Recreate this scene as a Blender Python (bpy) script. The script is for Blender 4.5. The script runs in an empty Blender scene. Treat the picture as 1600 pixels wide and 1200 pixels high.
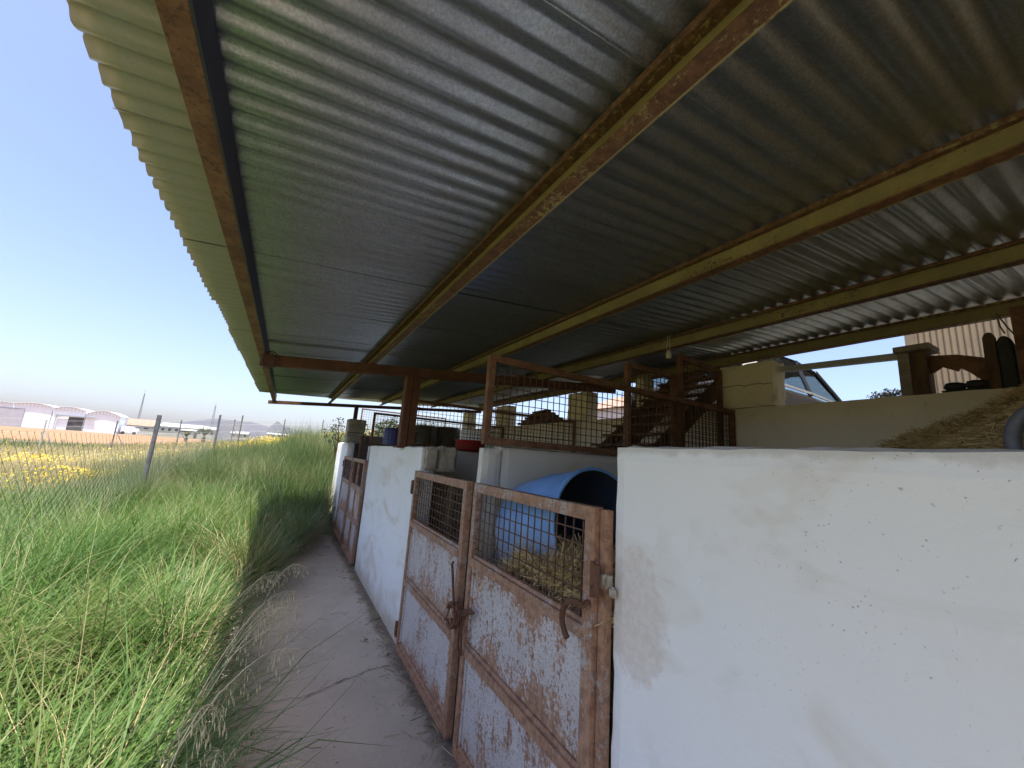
import bpy, math, random
import numpy as np
from mathutils import Vector, Matrix, noise
random.seed(7); rng = np.random.default_rng(11)
S = bpy.context.scene
COL = S.collection
rad = math.radians

# ------------------------------------------------------------------ helpers
class MB:
    def __init__(s): s.v = []; s.f = []; s.m = []; s.sm = []
    def add(s, vs, fs, mi=0, smooth=False):
        b = len(s.v); s.v += [tuple(p) for p in vs]
        for f in fs: s.f.append(tuple(b + i for i in f)); s.m.append(mi); s.sm.append(smooth)
    def box(s, x0, x1, y0, y1, z0, z1, mi=0):
        s.hexa([(x0,y0,z0),(x1,y0,z0),(x1,y1,z0),(x0,y1,z0),(x0,y0,z1),(x1,y0,z1),(x1,y1,z1),(x0,y1,z1)], mi)
    def hexa(s, p, mi=0):
        s.add(p, [(0,3,2,1),(4,5,6,7),(0,1,5,4),(1,2,6,5),(2,3,7,6),(3,0,4,7)], mi)
    def bar(s, a, b, w, h=None, mi=0, up=(0,0,1)):
        h = w if h is None else h
        a = Vector(a); b = Vector(b); d = (b - a).normalized(); u = Vector(up)
        if abs(d.dot(u)) > .97: u = Vector((1,0,0)) if abs(d.x) < .9 else Vector((0,1,0))
        r = d.cross(u).normalized(); u = r.cross(d).normalized()
        r = r * w / 2; u = u * h / 2
        s.hexa([a-r-u, a+r-u, b+r-u, b-r-u, a-r+u, a+r+u, b+r+u, b-r+u], mi)
    def tube(s, pts, r, n=8, mi=0, cap=True, smooth=True):
        pts = [Vector(p) for p in pts]; k = len(pts)
        rs = r if isinstance(r, (list, tuple)) else [r] * k
        vs = []; prev = None
        for i, p in enumerate(pts):
            d = (pts[min(i+1, k-1)] - pts[max(i-1, 0)]).normalized()
            if prev is None:
                u = Vector((0,0,1)) if abs(d.z) < .9 else Vector((1,0,0))
                a = d.cross(u).normalized()
            else:
                a = (prev - d * prev.dot(d)).normalized()
            prev = a; b = d.cross(a)
            for j in range(n):
                t = 2*math.pi*j/n
                vs.append(p + (a*math.cos(t) + b*math.sin(t)) * rs[i])
        fs = [(i*n+j, i*n+(j+1)%n, (i+1)*n+(j+1)%n, (i+1)*n+j) for i in range(k-1) for j in range(n)]
        s.add(vs, fs, mi, smooth)
        if cap:
            s.add(vs[:n], [tuple(range(n))[::-1]], mi); s.add(vs[-n:], [tuple(range(n))], mi)
    def prism(s, poly, axis, a, b, mi=0):
        """extrude 2D polygon; axis 'x': poly=(y,z) etc."""
        def mk(p, t):
            return {'x': (t, p[0], p[1]), 'y': (p[0], t, p[1]), 'z': (p[0], p[1], t)}[axis]
        n = len(poly); vs = [mk(p, a) for p in poly] + [mk(p, b) for p in poly]
        fs = [tuple(range(n)), tuple(range(2*n-1, n-1, -1))] + [(i, i+n, (i+1) % n + n, (i+1) % n) for i in range(n)]
        s.add(vs, fs, mi)
    def lathe(s, prof, c, n=32, mi=0, axis='z', smooth=True):
        vs = []; k = len(prof)
        for r, h in prof:
            for j in range(n):
                t = 2*math.pi*j/n; p = (r*math.cos(t), r*math.sin(t), h)
                if axis == 'x': p = (p[2], p[0], p[1])
                if axis == 'y': p = (p[0], p[2], p[1])
                vs.append((p[0]+c[0], p[1]+c[1], p[2]+c[2]))
        fs = [(i*n+j, i*n+(j+1) % n, (i+1)*n+(j+1) % n, (i+1)*n+j) for i in range(k-1) for j in range(n)]
        s.add(vs, fs, mi, smooth)

def make(name, mb, mats, parent=None, bevel=0, fixn=True):
    base = Vector(parent.location) if parent is not None else Vector((0,0,0))
    if parent is not None and parent.parent is not None: base = base + Vector(parent.parent.location)
    me = bpy.data.meshes.new(name)
    if not isinstance(mats, (list, tuple)): mats = [mats]
    me.from_pydata([(p[0]-base.x, p[1]-base.y, p[2]-base.z) for p in mb.v], [], mb.f)
    for m in mats: me.materials.append(m)
    me.polygons.foreach_set('material_index', mb.m)
    me.polygons.foreach_set('use_smooth', mb.sm)
    me.update()
    if fixn:
        import bmesh
        bm = bmesh.new(); bm.from_mesh(me); bmesh.ops.recalc_face_normals(bm, faces=bm.faces); bm.to_mesh(me); bm.free()
    o = bpy.data.objects.new(name, me); COL.objects.link(o)
    if parent is not None: o.parent = parent
    if bevel:
        b = o.modifiers.new('bevel', 'BEVEL'); b.width = bevel; b.segments = 2; b.limit_method = 'ANGLE'
    return o
def tag(o, label=None, cat=None, group=None, kind=None):
    if label: o['label'] = label
    if cat: o['category'] = cat
    if group: o['group'] = group
    if kind: o['kind'] = kind
    return o
def thing(name, label, cat, loc, group=None):
    o = bpy.data.objects.new(name, None); COL.objects.link(o); o.location = loc; o.empty_display_size = .1
    return tag(o, label, cat, group)
def raw(name, V, F, mats, mi=None, parent=None, smooth=False):
    """big numpy mesh, quads"""
    me = bpy.data.meshes.new(name); V = np.asarray(V, np.float32); F = np.asarray(F, np.int32)
    me.vertices.add(len(V)); me.vertices.foreach_set('co', V.ravel())
    k = F.shape[1]
    me.loops.add(F.size); me.loops.foreach_set('vertex_index', F.ravel())
    me.polygons.add(len(F)); me.polygons.foreach_set('loop_start', np.arange(0, F.size, k, dtype=np.int32))
    me.polygons.foreach_set('loop_total', np.full(len(F), k, np.int32))
    if not isinstance(mats, (list, tuple)): mats = [mats]
    for m in mats: me.materials.append(m)
    if mi is not None: me.polygons.foreach_set('material_index', np.asarray(mi, np.int32))
    if smooth: me.polygons.foreach_set('use_smooth', np.ones(len(F), bool))
    me.update(calc_edges=True)
    o = bpy.data.objects.new(name, me); COL.objects.link(o)
    if parent is not None: o.parent = parent
    return o
def ss(a, b, x):
    t = np.clip((np.asarray(x, float)-a)/(b-a), 0, 1); return t*t*(3-2*t)

# ------------------------------------------------------------------ materials
class NT:
    def __init__(s, name):
        s.mat = bpy.data.materials.new(name); s.mat.use_nodes = True
        s.nt = s.mat.node_tree; s.b = s.nt.nodes['Principled BSDF']
        s.geo = s.nt.nodes.new('ShaderNodeNewGeometry'); s.pos = s.geo.outputs['Position']
    def n(s, t, **kw):
        nd = s.nt.nodes.new(t)
        for k, v in kw.items(): setattr(nd, k, v)
        return nd
    def l(s, a, b): s.nt.links.new(a, b)
    def mapped(s, scale=(1,1,1), rot=(0,0,0), loc=(0,0,0)):
        m = s.n('ShaderNodeMapping'); m.inputs['Scale'].default_value = scale; m.inputs['Rotation'].default_value = rot
        m.inputs['Location'].default_value = loc
        s.l(s.pos, m.inputs['Vector']); return m.outputs[0]
    def noise(s, scale, detail=4, rough=.6, vec=None, dist=0):
        nd = s.n('ShaderNodeTexNoise'); nd.inputs['Scale'].default_value = scale; nd.inputs['Detail'].default_value = detail
        nd.inputs['Roughness'].default_value = rough; nd.inputs['Distortion'].default_value = dist
        s.l(vec or s.pos, nd.inputs['Vector']); return nd.outputs['Fac']
    def voro(s, scale, vec=None, feat='F1'):
        nd = s.n('ShaderNodeTexVoronoi'); nd.feature = feat; nd.inputs['Scale'].default_value = scale
        s.l(vec or s.pos, nd.inputs['Vector']); return nd.outputs['Distance']
    def ramp(s, fac, a, b, inv=False):
        nd = s.n('ShaderNodeMapRange', interpolation_type='SMOOTHSTEP'); nd.inputs['From Min'].default_value = a; nd.inputs['From Max'].default_value = b
        if inv: nd.inputs['To Min'].default_value = 1; nd.inputs['To Max'].default_value = 0
        s.l(fac, nd.inputs['Value']); return nd.outputs[0]
    def math(s, op, a, b=None):
        nd = s.n('ShaderNodeMath', operation=op)
        for i, x in enumerate((a, b)):
            if x is None: continue
            if isinstance(x, (int, float)): nd.inputs[i].default_value = x
            else: s.l(x, nd.inputs[i])
        return nd.outputs[0]
    def mix(s, fac, a, b):
        nd = s.n('ShaderNodeMix', data_type='RGBA')
        if isinstance(fac, (int, float)): nd.inputs[0].default_value = fac
        else: s.l(fac, nd.inputs[0])
        for i, x in ((6, a), (7, b)):
            if isinstance(x, (tuple, list)): nd.inputs[i].default_value = (*x[:3], 1)
            else: s.l(x, nd.inputs[i])
        return nd.outputs[2]
    def comp(s, ax):
        if not hasattr(s, 'sep'):
            s.sep = s.n('ShaderNodeSeparateXYZ'); s.l(s.pos, s.sep.inputs[0])
        return s.sep.outputs[ax]
    def done(s, col, rough=.8, metal=0, bump=None, bs=.3, bd=.01, spec=None):
        if isinstance(col, (tuple, list)): s.b.inputs['Base Color'].default_value = (*col[:3], 1)
        else: s.l(col, s.b.inputs['Base Color'])
        for nm, v in (('Roughness', rough), ('Metallic', metal)):
            if isinstance(v, (int, float)): s.b.inputs[nm].default_value = v
            else: s.l(v, s.b.inputs[nm])
        if spec is not None: s.b.inputs['Specular IOR Level'].default_value = spec
        if bump is not None:
            bn = s.n('ShaderNodeBump'); bn.inputs['Strength'].default_value = bs; bn.inputs['Distance'].default_value = bd
            s.l(bump, bn.inputs['Height']); s.l(bn.outputs[0], s.b.inputs['Normal'])
        return s.mat

def simple(name, c1, c2, scale=8, rough=.8, metal=0, stretch=(1,1,1), bump=.3, lo=.35, hi=.65, bd=.004, spec=None):
    t = NT(name); v = t.mapped(stretch); f = t.noise(scale, 6, .65, v)
    return t.done(t.mix(t.ramp(f, lo, hi), c1, c2), rough, metal, f, bump, bd, spec)

def m_rust(name='rust', c=((.15,.072,.043),(.25,.135,.078),(.075,.042,.03))):
    t = NT(name); a = t.noise(9, 8, .7); b = t.noise(60, 4, .7)
    col = t.mix(t.ramp(a, .38, .62), c[0], c[1]); col = t.mix(t.ramp(b, .52, .7), col, c[2])
    return t.done(col, .85, .1, b, .4, .002)
RUST = m_rust()
RUSTD = m_rust('dark_rust', ((.11,.048,.028),(.17,.075,.04),(.05,.028,.02)))
RUSTW = m_rust('rusty_wire', ((.10,.05,.032),(.15,.085,.055),(.055,.035,.027)))
def m_paintrust(name, paint, paint2, thr, rot=.0, st=(1,1,1), rough=.65, rc=((.24,.125,.08),(.42,.235,.14)), edges=False):
    t = NT(name); v = t.mapped(st, (rot, 0, 0))
    big = t.noise(2.6, 5, .6, v, .6); fine = t.noise(52, 6, .75); mid = t.noise(11, 6, .7, v)
    m = t.math('ADD', t.math('MULTIPLY', big, .75), t.math('ADD', t.math('MULTIPLY', fine, 1.0), t.math('MULTIPLY', mid, .45)))
    if edges:   # rust creeps in from the rails and the foot of each sheet
        for zc, wd, am in ((.085, .16, .20), (.53, .09, .12), (.60, .12, .10), (.93, .10, .10)):
            dz = t.math('ABSOLUTE', t.math('SUBTRACT', t.comp(2), zc)); m = t.math('ADD', m, t.math('MULTIPLY', t.ramp(dz, 0, wd, True), am))
        run = t.noise(1.0, 4, .6, t.mapped((3, 26, 1.6))); m = t.math('ADD', m, t.math('MULTIPLY', t.ramp(run, .5, .72), .13)); thr += .06
    mask = t.ramp(m, thr, thr+.13)
    pc = t.mix(t.ramp(t.noise(5, 5), .35, .65), paint, paint2)
    pc = t.mix(t.ramp(t.noise(120, 3, .7), .54, .66), pc, (.30,.19,.14))
    rc = t.mix(t.ramp(t.noise(30, 6, .7), .35, .65), *rc)
    return t.done(t.mix(mask, pc, rc), rough, 0, t.math('ADD', t.math('MULTIPLY', mask, .6), fine), .45, .003)
DOORP = m_paintrust('flaking_grey_paint', (.51,.475,.46), (.58,.54,.52), 1.08, .7, (1, 1.2, .75), edges=True)
DOORF = m_paintrust('rusty_frame_paint', (.42,.39,.37), (.38,.31,.26), .90, 0, (1,1,1))
PURL = m_paintrust('olive_purlin_paint', (.36,.31,.135), (.27,.235,.11), 1.19, 0, (2, .35, 2), .65, ((.10,.048,.028),(.22,.11,.055)))
PURLF = m_paintrust('rusted_flange', (.40,.31,.12), (.30,.24,.11), .90, 0, (2, .5, 2), .7, ((.10,.048,.028),(.20,.10,.05)))

def m_galv():
    t = NT('galvanised_sheet'); sp = t.noise(150, 3, .8); md = t.noise(26, 6, .75); big = t.noise(1.1, 5, .6, t.mapped((.5, 2.2, 1)))
    c = t.mix(t.ramp(sp, .32, .70), (.33,.35,.365), (.555,.58,.60))
    c = t.mix(t.math('MULTIPLY', t.ramp(md, .46, .66), .5), c, (.29,.305,.31))
    c = t.mix(t.math('MULTIPLY', t.ramp(big, .42, .66), .40), c, (.33,.335,.32))
    st = t.noise(3.2, 5, .65, t.mapped((.22, 3.2, 1), (0,0,0), (2,0,0)))
    c = t.mix(t.math('MULTIPLY', t.ramp(st, .55, .72), .5), c, (.25,.225,.19))
    ed = t.ramp(t.math('ADD', t.comp(0), t.math('MULTIPLY', t.noise(5, 4), .12)), -.30, -.20, True)
    c = t.mix(t.math('MULTIPLY', ed, .75), c, (.40,.36,.31))
    ed2 = t.ramp(t.math('ADD', t.comp(0), t.math('MULTIPLY', t.noise(18, 4), .10)), -.44, -.42, True)
    c = t.mix(t.math('MULTIPLY', ed2, .55), c, (.44,.38,.29))
    r = t.math('ADD', t.math('MULTIPLY', md, .26), .20)
    return t.done(c, r, t.math('SUBTRACT', .85, t.math('MULTIPLY', ed, .6)), sp, .06, .001)
GALV = m_galv()

def m_white(name='whitewash', base=(.86,.85,.825), low=True, patch=True):
    t = NT(name)
    a = t.noise(1.3, 5, .6); f = t.noise(38, 8, .7); b = t.noise(5, 6, .6)
    c = t.mix(t.ramp(a, .45, .72), base, (base[0]*.93, base[1]*.925, base[2]*.90))
    c = t.mix(t.math('MULTIPLY', t.ramp(b, .54, .74), .35), c, (.66,.63,.56))
    # broad brownish smears
    sm = t.noise(1.7, 4, .5, t.mapped((1, 1.0, 2.2), (.5, 0, 0), (3.3, 1.1, .4)), .8)
    c = t.mix(t.math('MULTIPLY', t.ramp(sm, .52, .70), .55), c, (.64,.555,.42))
    # scuffs
    scf = t.noise(7, 7, .75, t.mapped((1, .5, 1.7), (.6, 0, 0), (1, 0, 7)), 1.2)
    c = t.mix(t.math('MULTIPLY', t.ramp(scf, .64, .72), .25), c, (.50,.46,.38))
    # dark specks, denser in clusters
    clus = t.ramp(t.noise(1.6, 3, .5), .42, .62)
    spk = t.math('MULTIPLY', t.ramp(t.voro(85), .13, .19, True), t.ramp(t.noise(26, 3), .50, .56))
    spk2 = t.math('MULTIPLY', t.ramp(t.noise(75, 4, .75, t.mapped((1,1.5,.8),(.5,0,0)), .6), .655, .70), t.ramp(t.noise(2.6, 4, .6), .46, .60))
    c = t.mix(t.math('MULTIPLY', t.math('MAXIMUM', spk2, t.math('MULTIPLY', spk, clus)), .75), c, (.16,.14,.12))
    # fine hair cracks
    cr = t.n('ShaderNodeTexVoronoi', feature='DISTANCE_TO_EDGE'); cr.inputs['Scale'].default_value = 2.3
    wv = t.n('ShaderNodeTexNoise'); wv.inputs['Scale'].default_value = 6; wv.inputs['Detail'].default_value = 5; t.l(t.pos, wv.inputs['Vector'])
    va = t.n('ShaderNodeVectorMath', operation='MULTIPLY_ADD'); va.inputs[1].default_value = (.28,.28,.28); t.l(wv.outputs['Color'], va.inputs[0]); t.l(t.pos, va.inputs[2]); t.l(va.outputs[0], cr.inputs['Vector'])
    c = t.mix(t.math('MULTIPLY', t.math('MULTIPLY', t.ramp(cr.outputs['Distance'], .002, .007, True), t.ramp(t.noise(1.1, 2), .60, .66)), .4), c, (.30,.27,.22))
    if patch:   # bare pinkish render next to the door and damp foot
        dy = t.math('DIVIDE', t.math('SUBTRACT', t.comp(1), .935), .125); dz = t.math('DIVIDE', t.math('SUBTRACT', t.comp(2), 1.06), .20)
        d = t.math('SQRT', t.math('ADD', t.math('MULTIPLY', dy, dy), t.math('MULTIPLY', dz, dz)))
        d = t.math('ADD', d, t.math('MULTIPLY', t.math('SUBTRACT', t.noise(14, 6, .7), .5), 1.3))
        mask = t.ramp(d, .82, 1.0, True)
        c = t.mix(t.math('MULTIPLY', mask, .8), c, t.mix(t.ramp(f, .4, .6), (.70,.62,.55), (.78,.71,.64)))
    if low:
        lo = t.ramp(t.math('ADD', t.comp(2), t.math('MULTIPLY', b, -.5)), -.26, .02, True)
        c = t.mix(t.math('MULTIPLY', lo, .7), c, (.50,.42,.31))
    c = t.mix(t.math('MULTIPLY', t.ramp(t.math('ADD', t.comp(2), t.math('MULTIPLY', t.noise(18, 5), .05)), 1.565, 1.585), .55), c, (.52,.48,.40))
    h = t.math('ADD', t.math('ADD', t.math('MULTIPLY', f, .5), t.math('MULTIPLY', t.noise(11, 5, .6, t.mapped((1,.6,1.5),(.5,0,0)), 1.0), 1.1)), t.math('MULTIPLY', t.noise(3, 4), 2.2))
    return t.done(c, .82, 0, h, .6, .006, .3)
WHITE = m_white()
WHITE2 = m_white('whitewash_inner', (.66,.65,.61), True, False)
def m_cream():
    t = NT('cream_wash'); a = t.noise(2.2, 6, .6); f = t.noise(40, 6, .7)
    c = t.mix(t.ramp(a, .38, .66), (.84,.77,.53), (.77,.70,.49))
    lo = t.ramp(t.math('ADD', t.comp(2), t.math('MULTIPLY', a, .35)), 1.98, 2.36, True)
    c = t.mix(t.math('MULTIPLY', lo, .85), c, (.88,.85,.76))
    c = t.mix(t.math('MULTIPLY', t.ramp(t.noise(10, 6, .7), .58, .72), .5), c, (.36,.30,.19))
    return t.done(c, .85, 0, f, .5, .005, .3)
CREAM = m_cream()
BLOCK = simple('raw_block', (.40,.36,.29), (.24,.21,.165), 9, .95, bump=.9, bd=.012)
RENDER = simple('bare_render', (.47,.43,.36), (.33,.30,.25), 14, .95, bump=.9, bd=.01)
def m_path():
    t = NT('worn_concrete'); a = t.noise(1.5, 6, .6); b = t.noise(7, 7, .65); f = t.noise(90, 5, .8)
    c = t.mix(t.ramp(a, .36, .66), (.575,.49,.40), (.48,.41,.335))
    c = t.mix(t.math('MULTIPLY', t.ramp(b, .5, .72), .5), c, (.62,.53,.435))
    c = t.mix(t.math('MULTIPLY', t.ramp(f, .56, .68), .5), c, (.12,.10,.09))
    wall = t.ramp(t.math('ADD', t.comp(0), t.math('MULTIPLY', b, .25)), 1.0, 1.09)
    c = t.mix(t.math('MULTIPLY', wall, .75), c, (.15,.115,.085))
    return t.done(c, .92, 0, t.math('ADD', f, t.math('MULTIPLY', b, 1.5)), .5, .006, .25)
PATH = m_path()
DARK = simple('crack_dirt', (.035,.03,.026), (.06,.05,.04), 30, .95)
def m_ground():
    t = NT('field_ground'); n1 = t.noise(.35, 6, .65); n2 = t.noise(2.5, 6, .7); n3 = t.noise(.09, 4, .5)
    c = t.mix(t.ramp(n1, .38, .62), (.24,.195,.10), (.13,.135,.05))
    c = t.mix(t.math('MULTIPLY', t.ramp(n2, .48, .7), .6), c, (.32,.26,.15))
    yel = t.math('MULTIPLY', t.ramp(t.noise(.55, 5, .7, t.mapped((1,1,1),(0,0,0),(5,2,0))), .50, .60), t.ramp(t.noise(9, 4, .7), .45, .6))
    c = t.mix(t.math('MULTIPLY', yel, .4), c, (.48,.34,.05))
    # green strip, soil field, far plain by distance along the view of the field
    d = t.math('ADD', t.comp(1), t.math('MULTIPLY', t.math('SUBTRACT', n3, .5), 12))
    d = t.math('ADD', d, t.math('MULTIPLY', n1, 3))
    c = t.mix(t.ramp(d, 42, 44.5), c, t.mix(t.ramp(n1, .4, .6), (.07,.12,.03), (.11,.14,.05)))
    soil = t.mix(t.ramp(n2, .38, .66), (.30,.185,.10), (.22,.13,.07))
    west = t.ramp(t.math('ADD', t.comp(0), t.math('MULTIPLY', n1, 6)), -14, -9, True)
    c = t.mix(t.math('MULTIPLY', t.ramp(d, 50, 52), west), c, soil)
    c = t.mix(t.ramp(d, 150, 190), c, t.mix(t.ramp(t.noise(.02, 5, .6), .4, .6), (.16,.15,.08), (.09,.11,.05)))
    near = t.ramp(t.comp(1), 9, 13, True)
    c = t.mix(t.math('MULTIPLY', near, .55), c, (.10,.085,.05))
    return t.done(c, .95, 0, n2, .8, .04, .15)
GROUND = m_ground()
YARD = simple('yard_dirt', (.06,.055,.042), (.04,.04,.03), 3, .95, bump=.6, bd=.02)
STABLEF = simple('stable_floor', (.46,.36,.20), (.32,.245,.13), 6, .95, bump=.8, bd=.02)

def m_leaf(name, cols, trans=.35, rough=.55):
    t = NT(name); t.nt.nodes.remove(t.b)
    r = t.n('ShaderNodeValToRGB'); e = r.color_ramp.elements
    e[0].color = (*cols[0], 1); e[1].color = (*cols[-1], 1)
    for i, c in enumerate(cols[1:-1]): q = e.new((i+1)/(len(cols)-1)); q.color = (*c, 1)
    big = t.noise(1.0, 3, .5)
    v = t.math('ADD', t.math('MULTIPLY', t.geo.outputs['Random Per Island'], .62), t.math('MULTIPLY', t.ramp(big, .3, .7), .38))
    t.l(v, r.inputs[0])
    d = t.n('ShaderNodeBsdfPrincipled'); t.l(r.outputs[0], d.inputs['Base Color']); d.inputs['Roughness'].default_value = rough; d.inputs['Specular IOR Level'].default_value = .35
    tr = t.n('ShaderNodeBsdfTranslucent'); t.l(r.outputs[0], tr.inputs['Color'])
    ms = t.n('ShaderNodeMixShader'); ms.inputs[0].default_value = trans; t.l(d.outputs[0], ms.inputs[1]); t.l(tr.outputs[0], ms.inputs[2])
    t.l(ms.outputs[0], t.nt.nodes['Material Output'].inputs['Surface']); return t.mat
GRASS = m_leaf('green_grass', [(.035,.085,.018), (.065,.145,.028), (.10,.19,.036), (.14,.205,.052), (.24,.23,.10)], .40)
BANKG = m_leaf('bank_weeds', [(.045,.095,.025), (.075,.135,.036), (.11,.165,.05), (.19,.185,.085), (.28,.25,.14)], .40)
DRY = m_leaf('dry_grass', [(.52,.43,.24), (.64,.54,.32), (.45,.35,.18), (.36,.34,.14)])
FIELD = m_leaf('field_stalks', [(.36,.29,.14), (.44,.36,.19), (.28,.25,.10), (.16,.19,.06)])
STRAW = m_leaf('straw', [(.46,.33,.14), (.60,.45,.21), (.72,.57,.31), (.52,.37,.16)], .2, .6)
STRAWB = simple('straw_core', (.55,.40,.19), (.36,.25,.11), 70, .95, bump=1, bd=.02)
FLOW = m_leaf('yellow_petals', [(.66,.44,.012), (.72,.52,.016), (.70,.48,.014)], .3)
BUSHL = m_leaf('bush_leaf', [(.025,.045,.017), (.04,.065,.022), (.06,.085,.03)], .2)
BUSHD = m_leaf('dark_bush_leaf', [(.012,.016,.012), (.02,.025,.018), (.03,.034,.024)], .1)
PALML = m_leaf('palm_leaf', [(.09,.10,.04), (.14,.14,.06), (.20,.17,.08)], .25)

def m_blue():
    t = NT('blue_plastic'); a = t.noise(4, 6, .6); sc = t.noise(9, 7, .75, t.mapped((1,.6,2.5),(.4,.3,0)), 1.0)
    c = t.mix(t.ramp(a, .35, .65), (.165,.36,.74), (.22,.43,.80)); c = t.mix(t.math('MULTIPLY', t.ramp(sc, .60, .68), .45), c, (.42,.55,.74))
    c = t.mix(t.math('MULTIPLY', t.ramp(t.math('ADD', t.comp(2), t.math('MULTIPLY', a, -.25)), .90, 1.12, True), .55), c, (.36,.31,.22))
    return t.done(c, .45, 0, sc, .2, .002)
BLUE = m_blue()
BLUEIN = simple('blue_plastic_shaded_inside', (.03,.065,.14), (.07,.075,.08), 3, .6)  # same plastic as outside, with the shade within the barrel put into the colour
DRUMB = simple('blue_drum_plastic', (.025,.045,.20), (.04,.06,.24), 3, .45)
TANKG = simple('green_tank_plastic', (.04,.055,.025), (.06,.075,.035), 3, .5)
RED = simple('red_plastic', (.38,.035,.025), (.30,.03,.02), 6, .45)
WOODB = simple('brown_wood', (.17,.105,.06), (.08,.05,.03), 6, .85, stretch=(3,3,.5), bump=.5)
WOODG = simple('grey_wood', (.34,.30,.24), (.22,.19,.15), 6, .85, stretch=(4,1,4), bump=.5)
WOODP = simple('pale_board', (.40,.32,.22), (.28,.21,.14), 5, .85, stretch=(1,9,.6), bump=.5)
FWIRE = simple('dull_fence_wire', (.20,.20,.19), (.13,.12,.11), 12, .7, .2)
STEELG = simple('grey_post_steel', (.16,.165,.165), (.11,.11,.11), 12, .6, .3)
LIGHTM = simple('pale_galvanised', (.50,.50,.49), (.40,.40,.39), 8, .55, .3)
BLACK = simple('black_rubber', (.018,.018,.02), (.035,.035,.035), 12, .6)
GREYP = simple('grey_pipe', (.15,.155,.165), (.11,.115,.12), 12, .5)
PVCW = simple('white_bakelite', (.72,.68,.56), (.62,.58,.47), 6, .45)
CARP = simple('grey_car_paint', (.045,.044,.043), (.04,.039,.038), 3, .25, .35, bump=0)
CARTRIM = simple('bright_trim', (.75,.75,.75), (.7,.7,.7), 3, .25, .6, bump=0)
WBUILD = simple('white_sheet_cladding', (.76,.81,.86), (.72,.77,.81), .5, .8, bump=0)
OPENG = simple('bay_shade_and_pipe_grey', (.40,.41,.45), (.36,.37,.41), .7, .8, bump=0)
OPEND = simple('dark_opening', (.10,.10,.105), (.06,.06,.065), .7, .9, bump=0)
HROOF = simple('tile_roof', (.30,.20,.145), (.24,.16,.12), .8, .9, bump=0)
HWALL = simple('pale_house_wall', (.55,.50,.43), (.48,.44,.38), .4, .9, bump=0)
HGREY = simple('grey_house_roof', (.34,.36,.36), (.28,.30,.30), .4, .9, bump=0)
PINK = simple('pale_pink_render', (.74,.58,.50), (.68,.53,.46), .8, .9)
def m_glass():
    t = NT('car_glass'); t.b.inputs['Transmission Weight'].default_value = 1; t.b.inputs['IOR'].default_value = 1.05
    return t.done((.42,.47,.46), .02)
GLASS = m_glass()
BEIGE = simple('beige_sheet', (.21,.155,.088), (.18,.133,.077), 2, .6, .1, bump=.05)
def m_fasc():
    t = NT('ribbed_fascia'); w = t.math('SINE', t.math('MULTIPLY', t.comp(0), 9.0))
    return t.done(t.mix(t.ramp(w, .2, .6), (.76,.80,.85), (.62,.65,.68)), .8)
FASC = m_fasc()
HILL = simple('far_hill', (.085,.085,.092), (.06,.063,.07), .01, .95, bump=0)

OAT = simple('oat_stalk', (.78,.68,.44), (.64,.54,.32), 20, .7, bump=0)
# ------------------------------------------------------------------ terrain
def H(x, y):
    x = np.asarray(x, float); y = np.asarray(y, float)
    L = np.interp(y, [0, 12, 35, 120], [-2.4, -2.6, -14, -14])
    w = np.clip((x-L)/(3.8-L), 0, 1); w = w*w*(3-2*w)*.5 + w*.5
    h = 1.75*w*ss(7.2, 11.5, y)
    fade = 1-ss(60, 140, y)
    h = h*fade + 1.0*ss(60, 140, np.hypot(x, y))
    h = np.where(y < -30, 0, h)
    # inside the stable the floor stays level; behind the back wall the yard is high
    ins = (x > 1.02) & (x < 3.6) & (y < 8.6)
    h = np.where(ins, 0, h)
    h = np.where(x >= 3.6, np.where(y < 60, 1.75, h), h)
    return h
def rough(x, y):
    m = (np.asarray(x) < .2) | (np.asarray(y) > 9.5)
    return np.where(m, .05*np.sin(x*2.3+y*1.1)*np.sin(y*1.7-x*.6), 0)
def gline(a, b, near, far, r=1.18):
    out = list(np.arange(near[0], near[1]+1e-6, near[2]))
    s = near[2]; v = near[1]
    while v < b: s *= r; v += s; out.append(v)
    s = near[2]; v = near[0]; pre = []
    while v > a: s *= r; v -= s; pre.append(v)
    return pre[::-1] + out
gx = sorted(set([round(v, 3) for v in [v for v in gline(-1290, 1290, (-16, 3.4, .35), 0) if abs(v) < 1280]+[-1285, 1285]] + [1.0, 1.06, 3.58, 3.62]))
gy = sorted(set([round(v, 3) for v in [v for v in gline(-590, 1780, (-4, 42, .4), 0) if -580 < v < 1770]+[-590, 1785]] + [8.58, 8.63]))
GX, GY = np.meshgrid(gx, gy)
GZ = H(GX, GY) + rough(GX, GY) - .05
nx, ny = len(gx), len(gy)
V = np.stack([GX.ravel(), GY.ravel(), GZ.ravel()], 1)
ii = np.arange(nx*ny).reshape(ny, nx)
F = np.stack([ii[:-1,:-1].ravel(), ii[:-1,1:].ravel(), ii[1:,1:].ravel(), ii[1:,:-1].ravel()], 1)
cx = V[F].mean(1); mi = np.zeros(len(F), int)
mi[(cx[:,0] > 3.6) & (cx[:,1] < 60) & (cx[:,1] > -30) & (cx[:,0] < 40)] = 1
mi[(cx[:,0] > 1.0) & (cx[:,0] < 3.62) & (cx[:,1] < 8.63) & (cx[:,1] > -6)] = 2
o = raw('ground', V, F, [GROUND, YARD, STABLEF], mi, smooth=False); tag(o, kind='structure')

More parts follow.
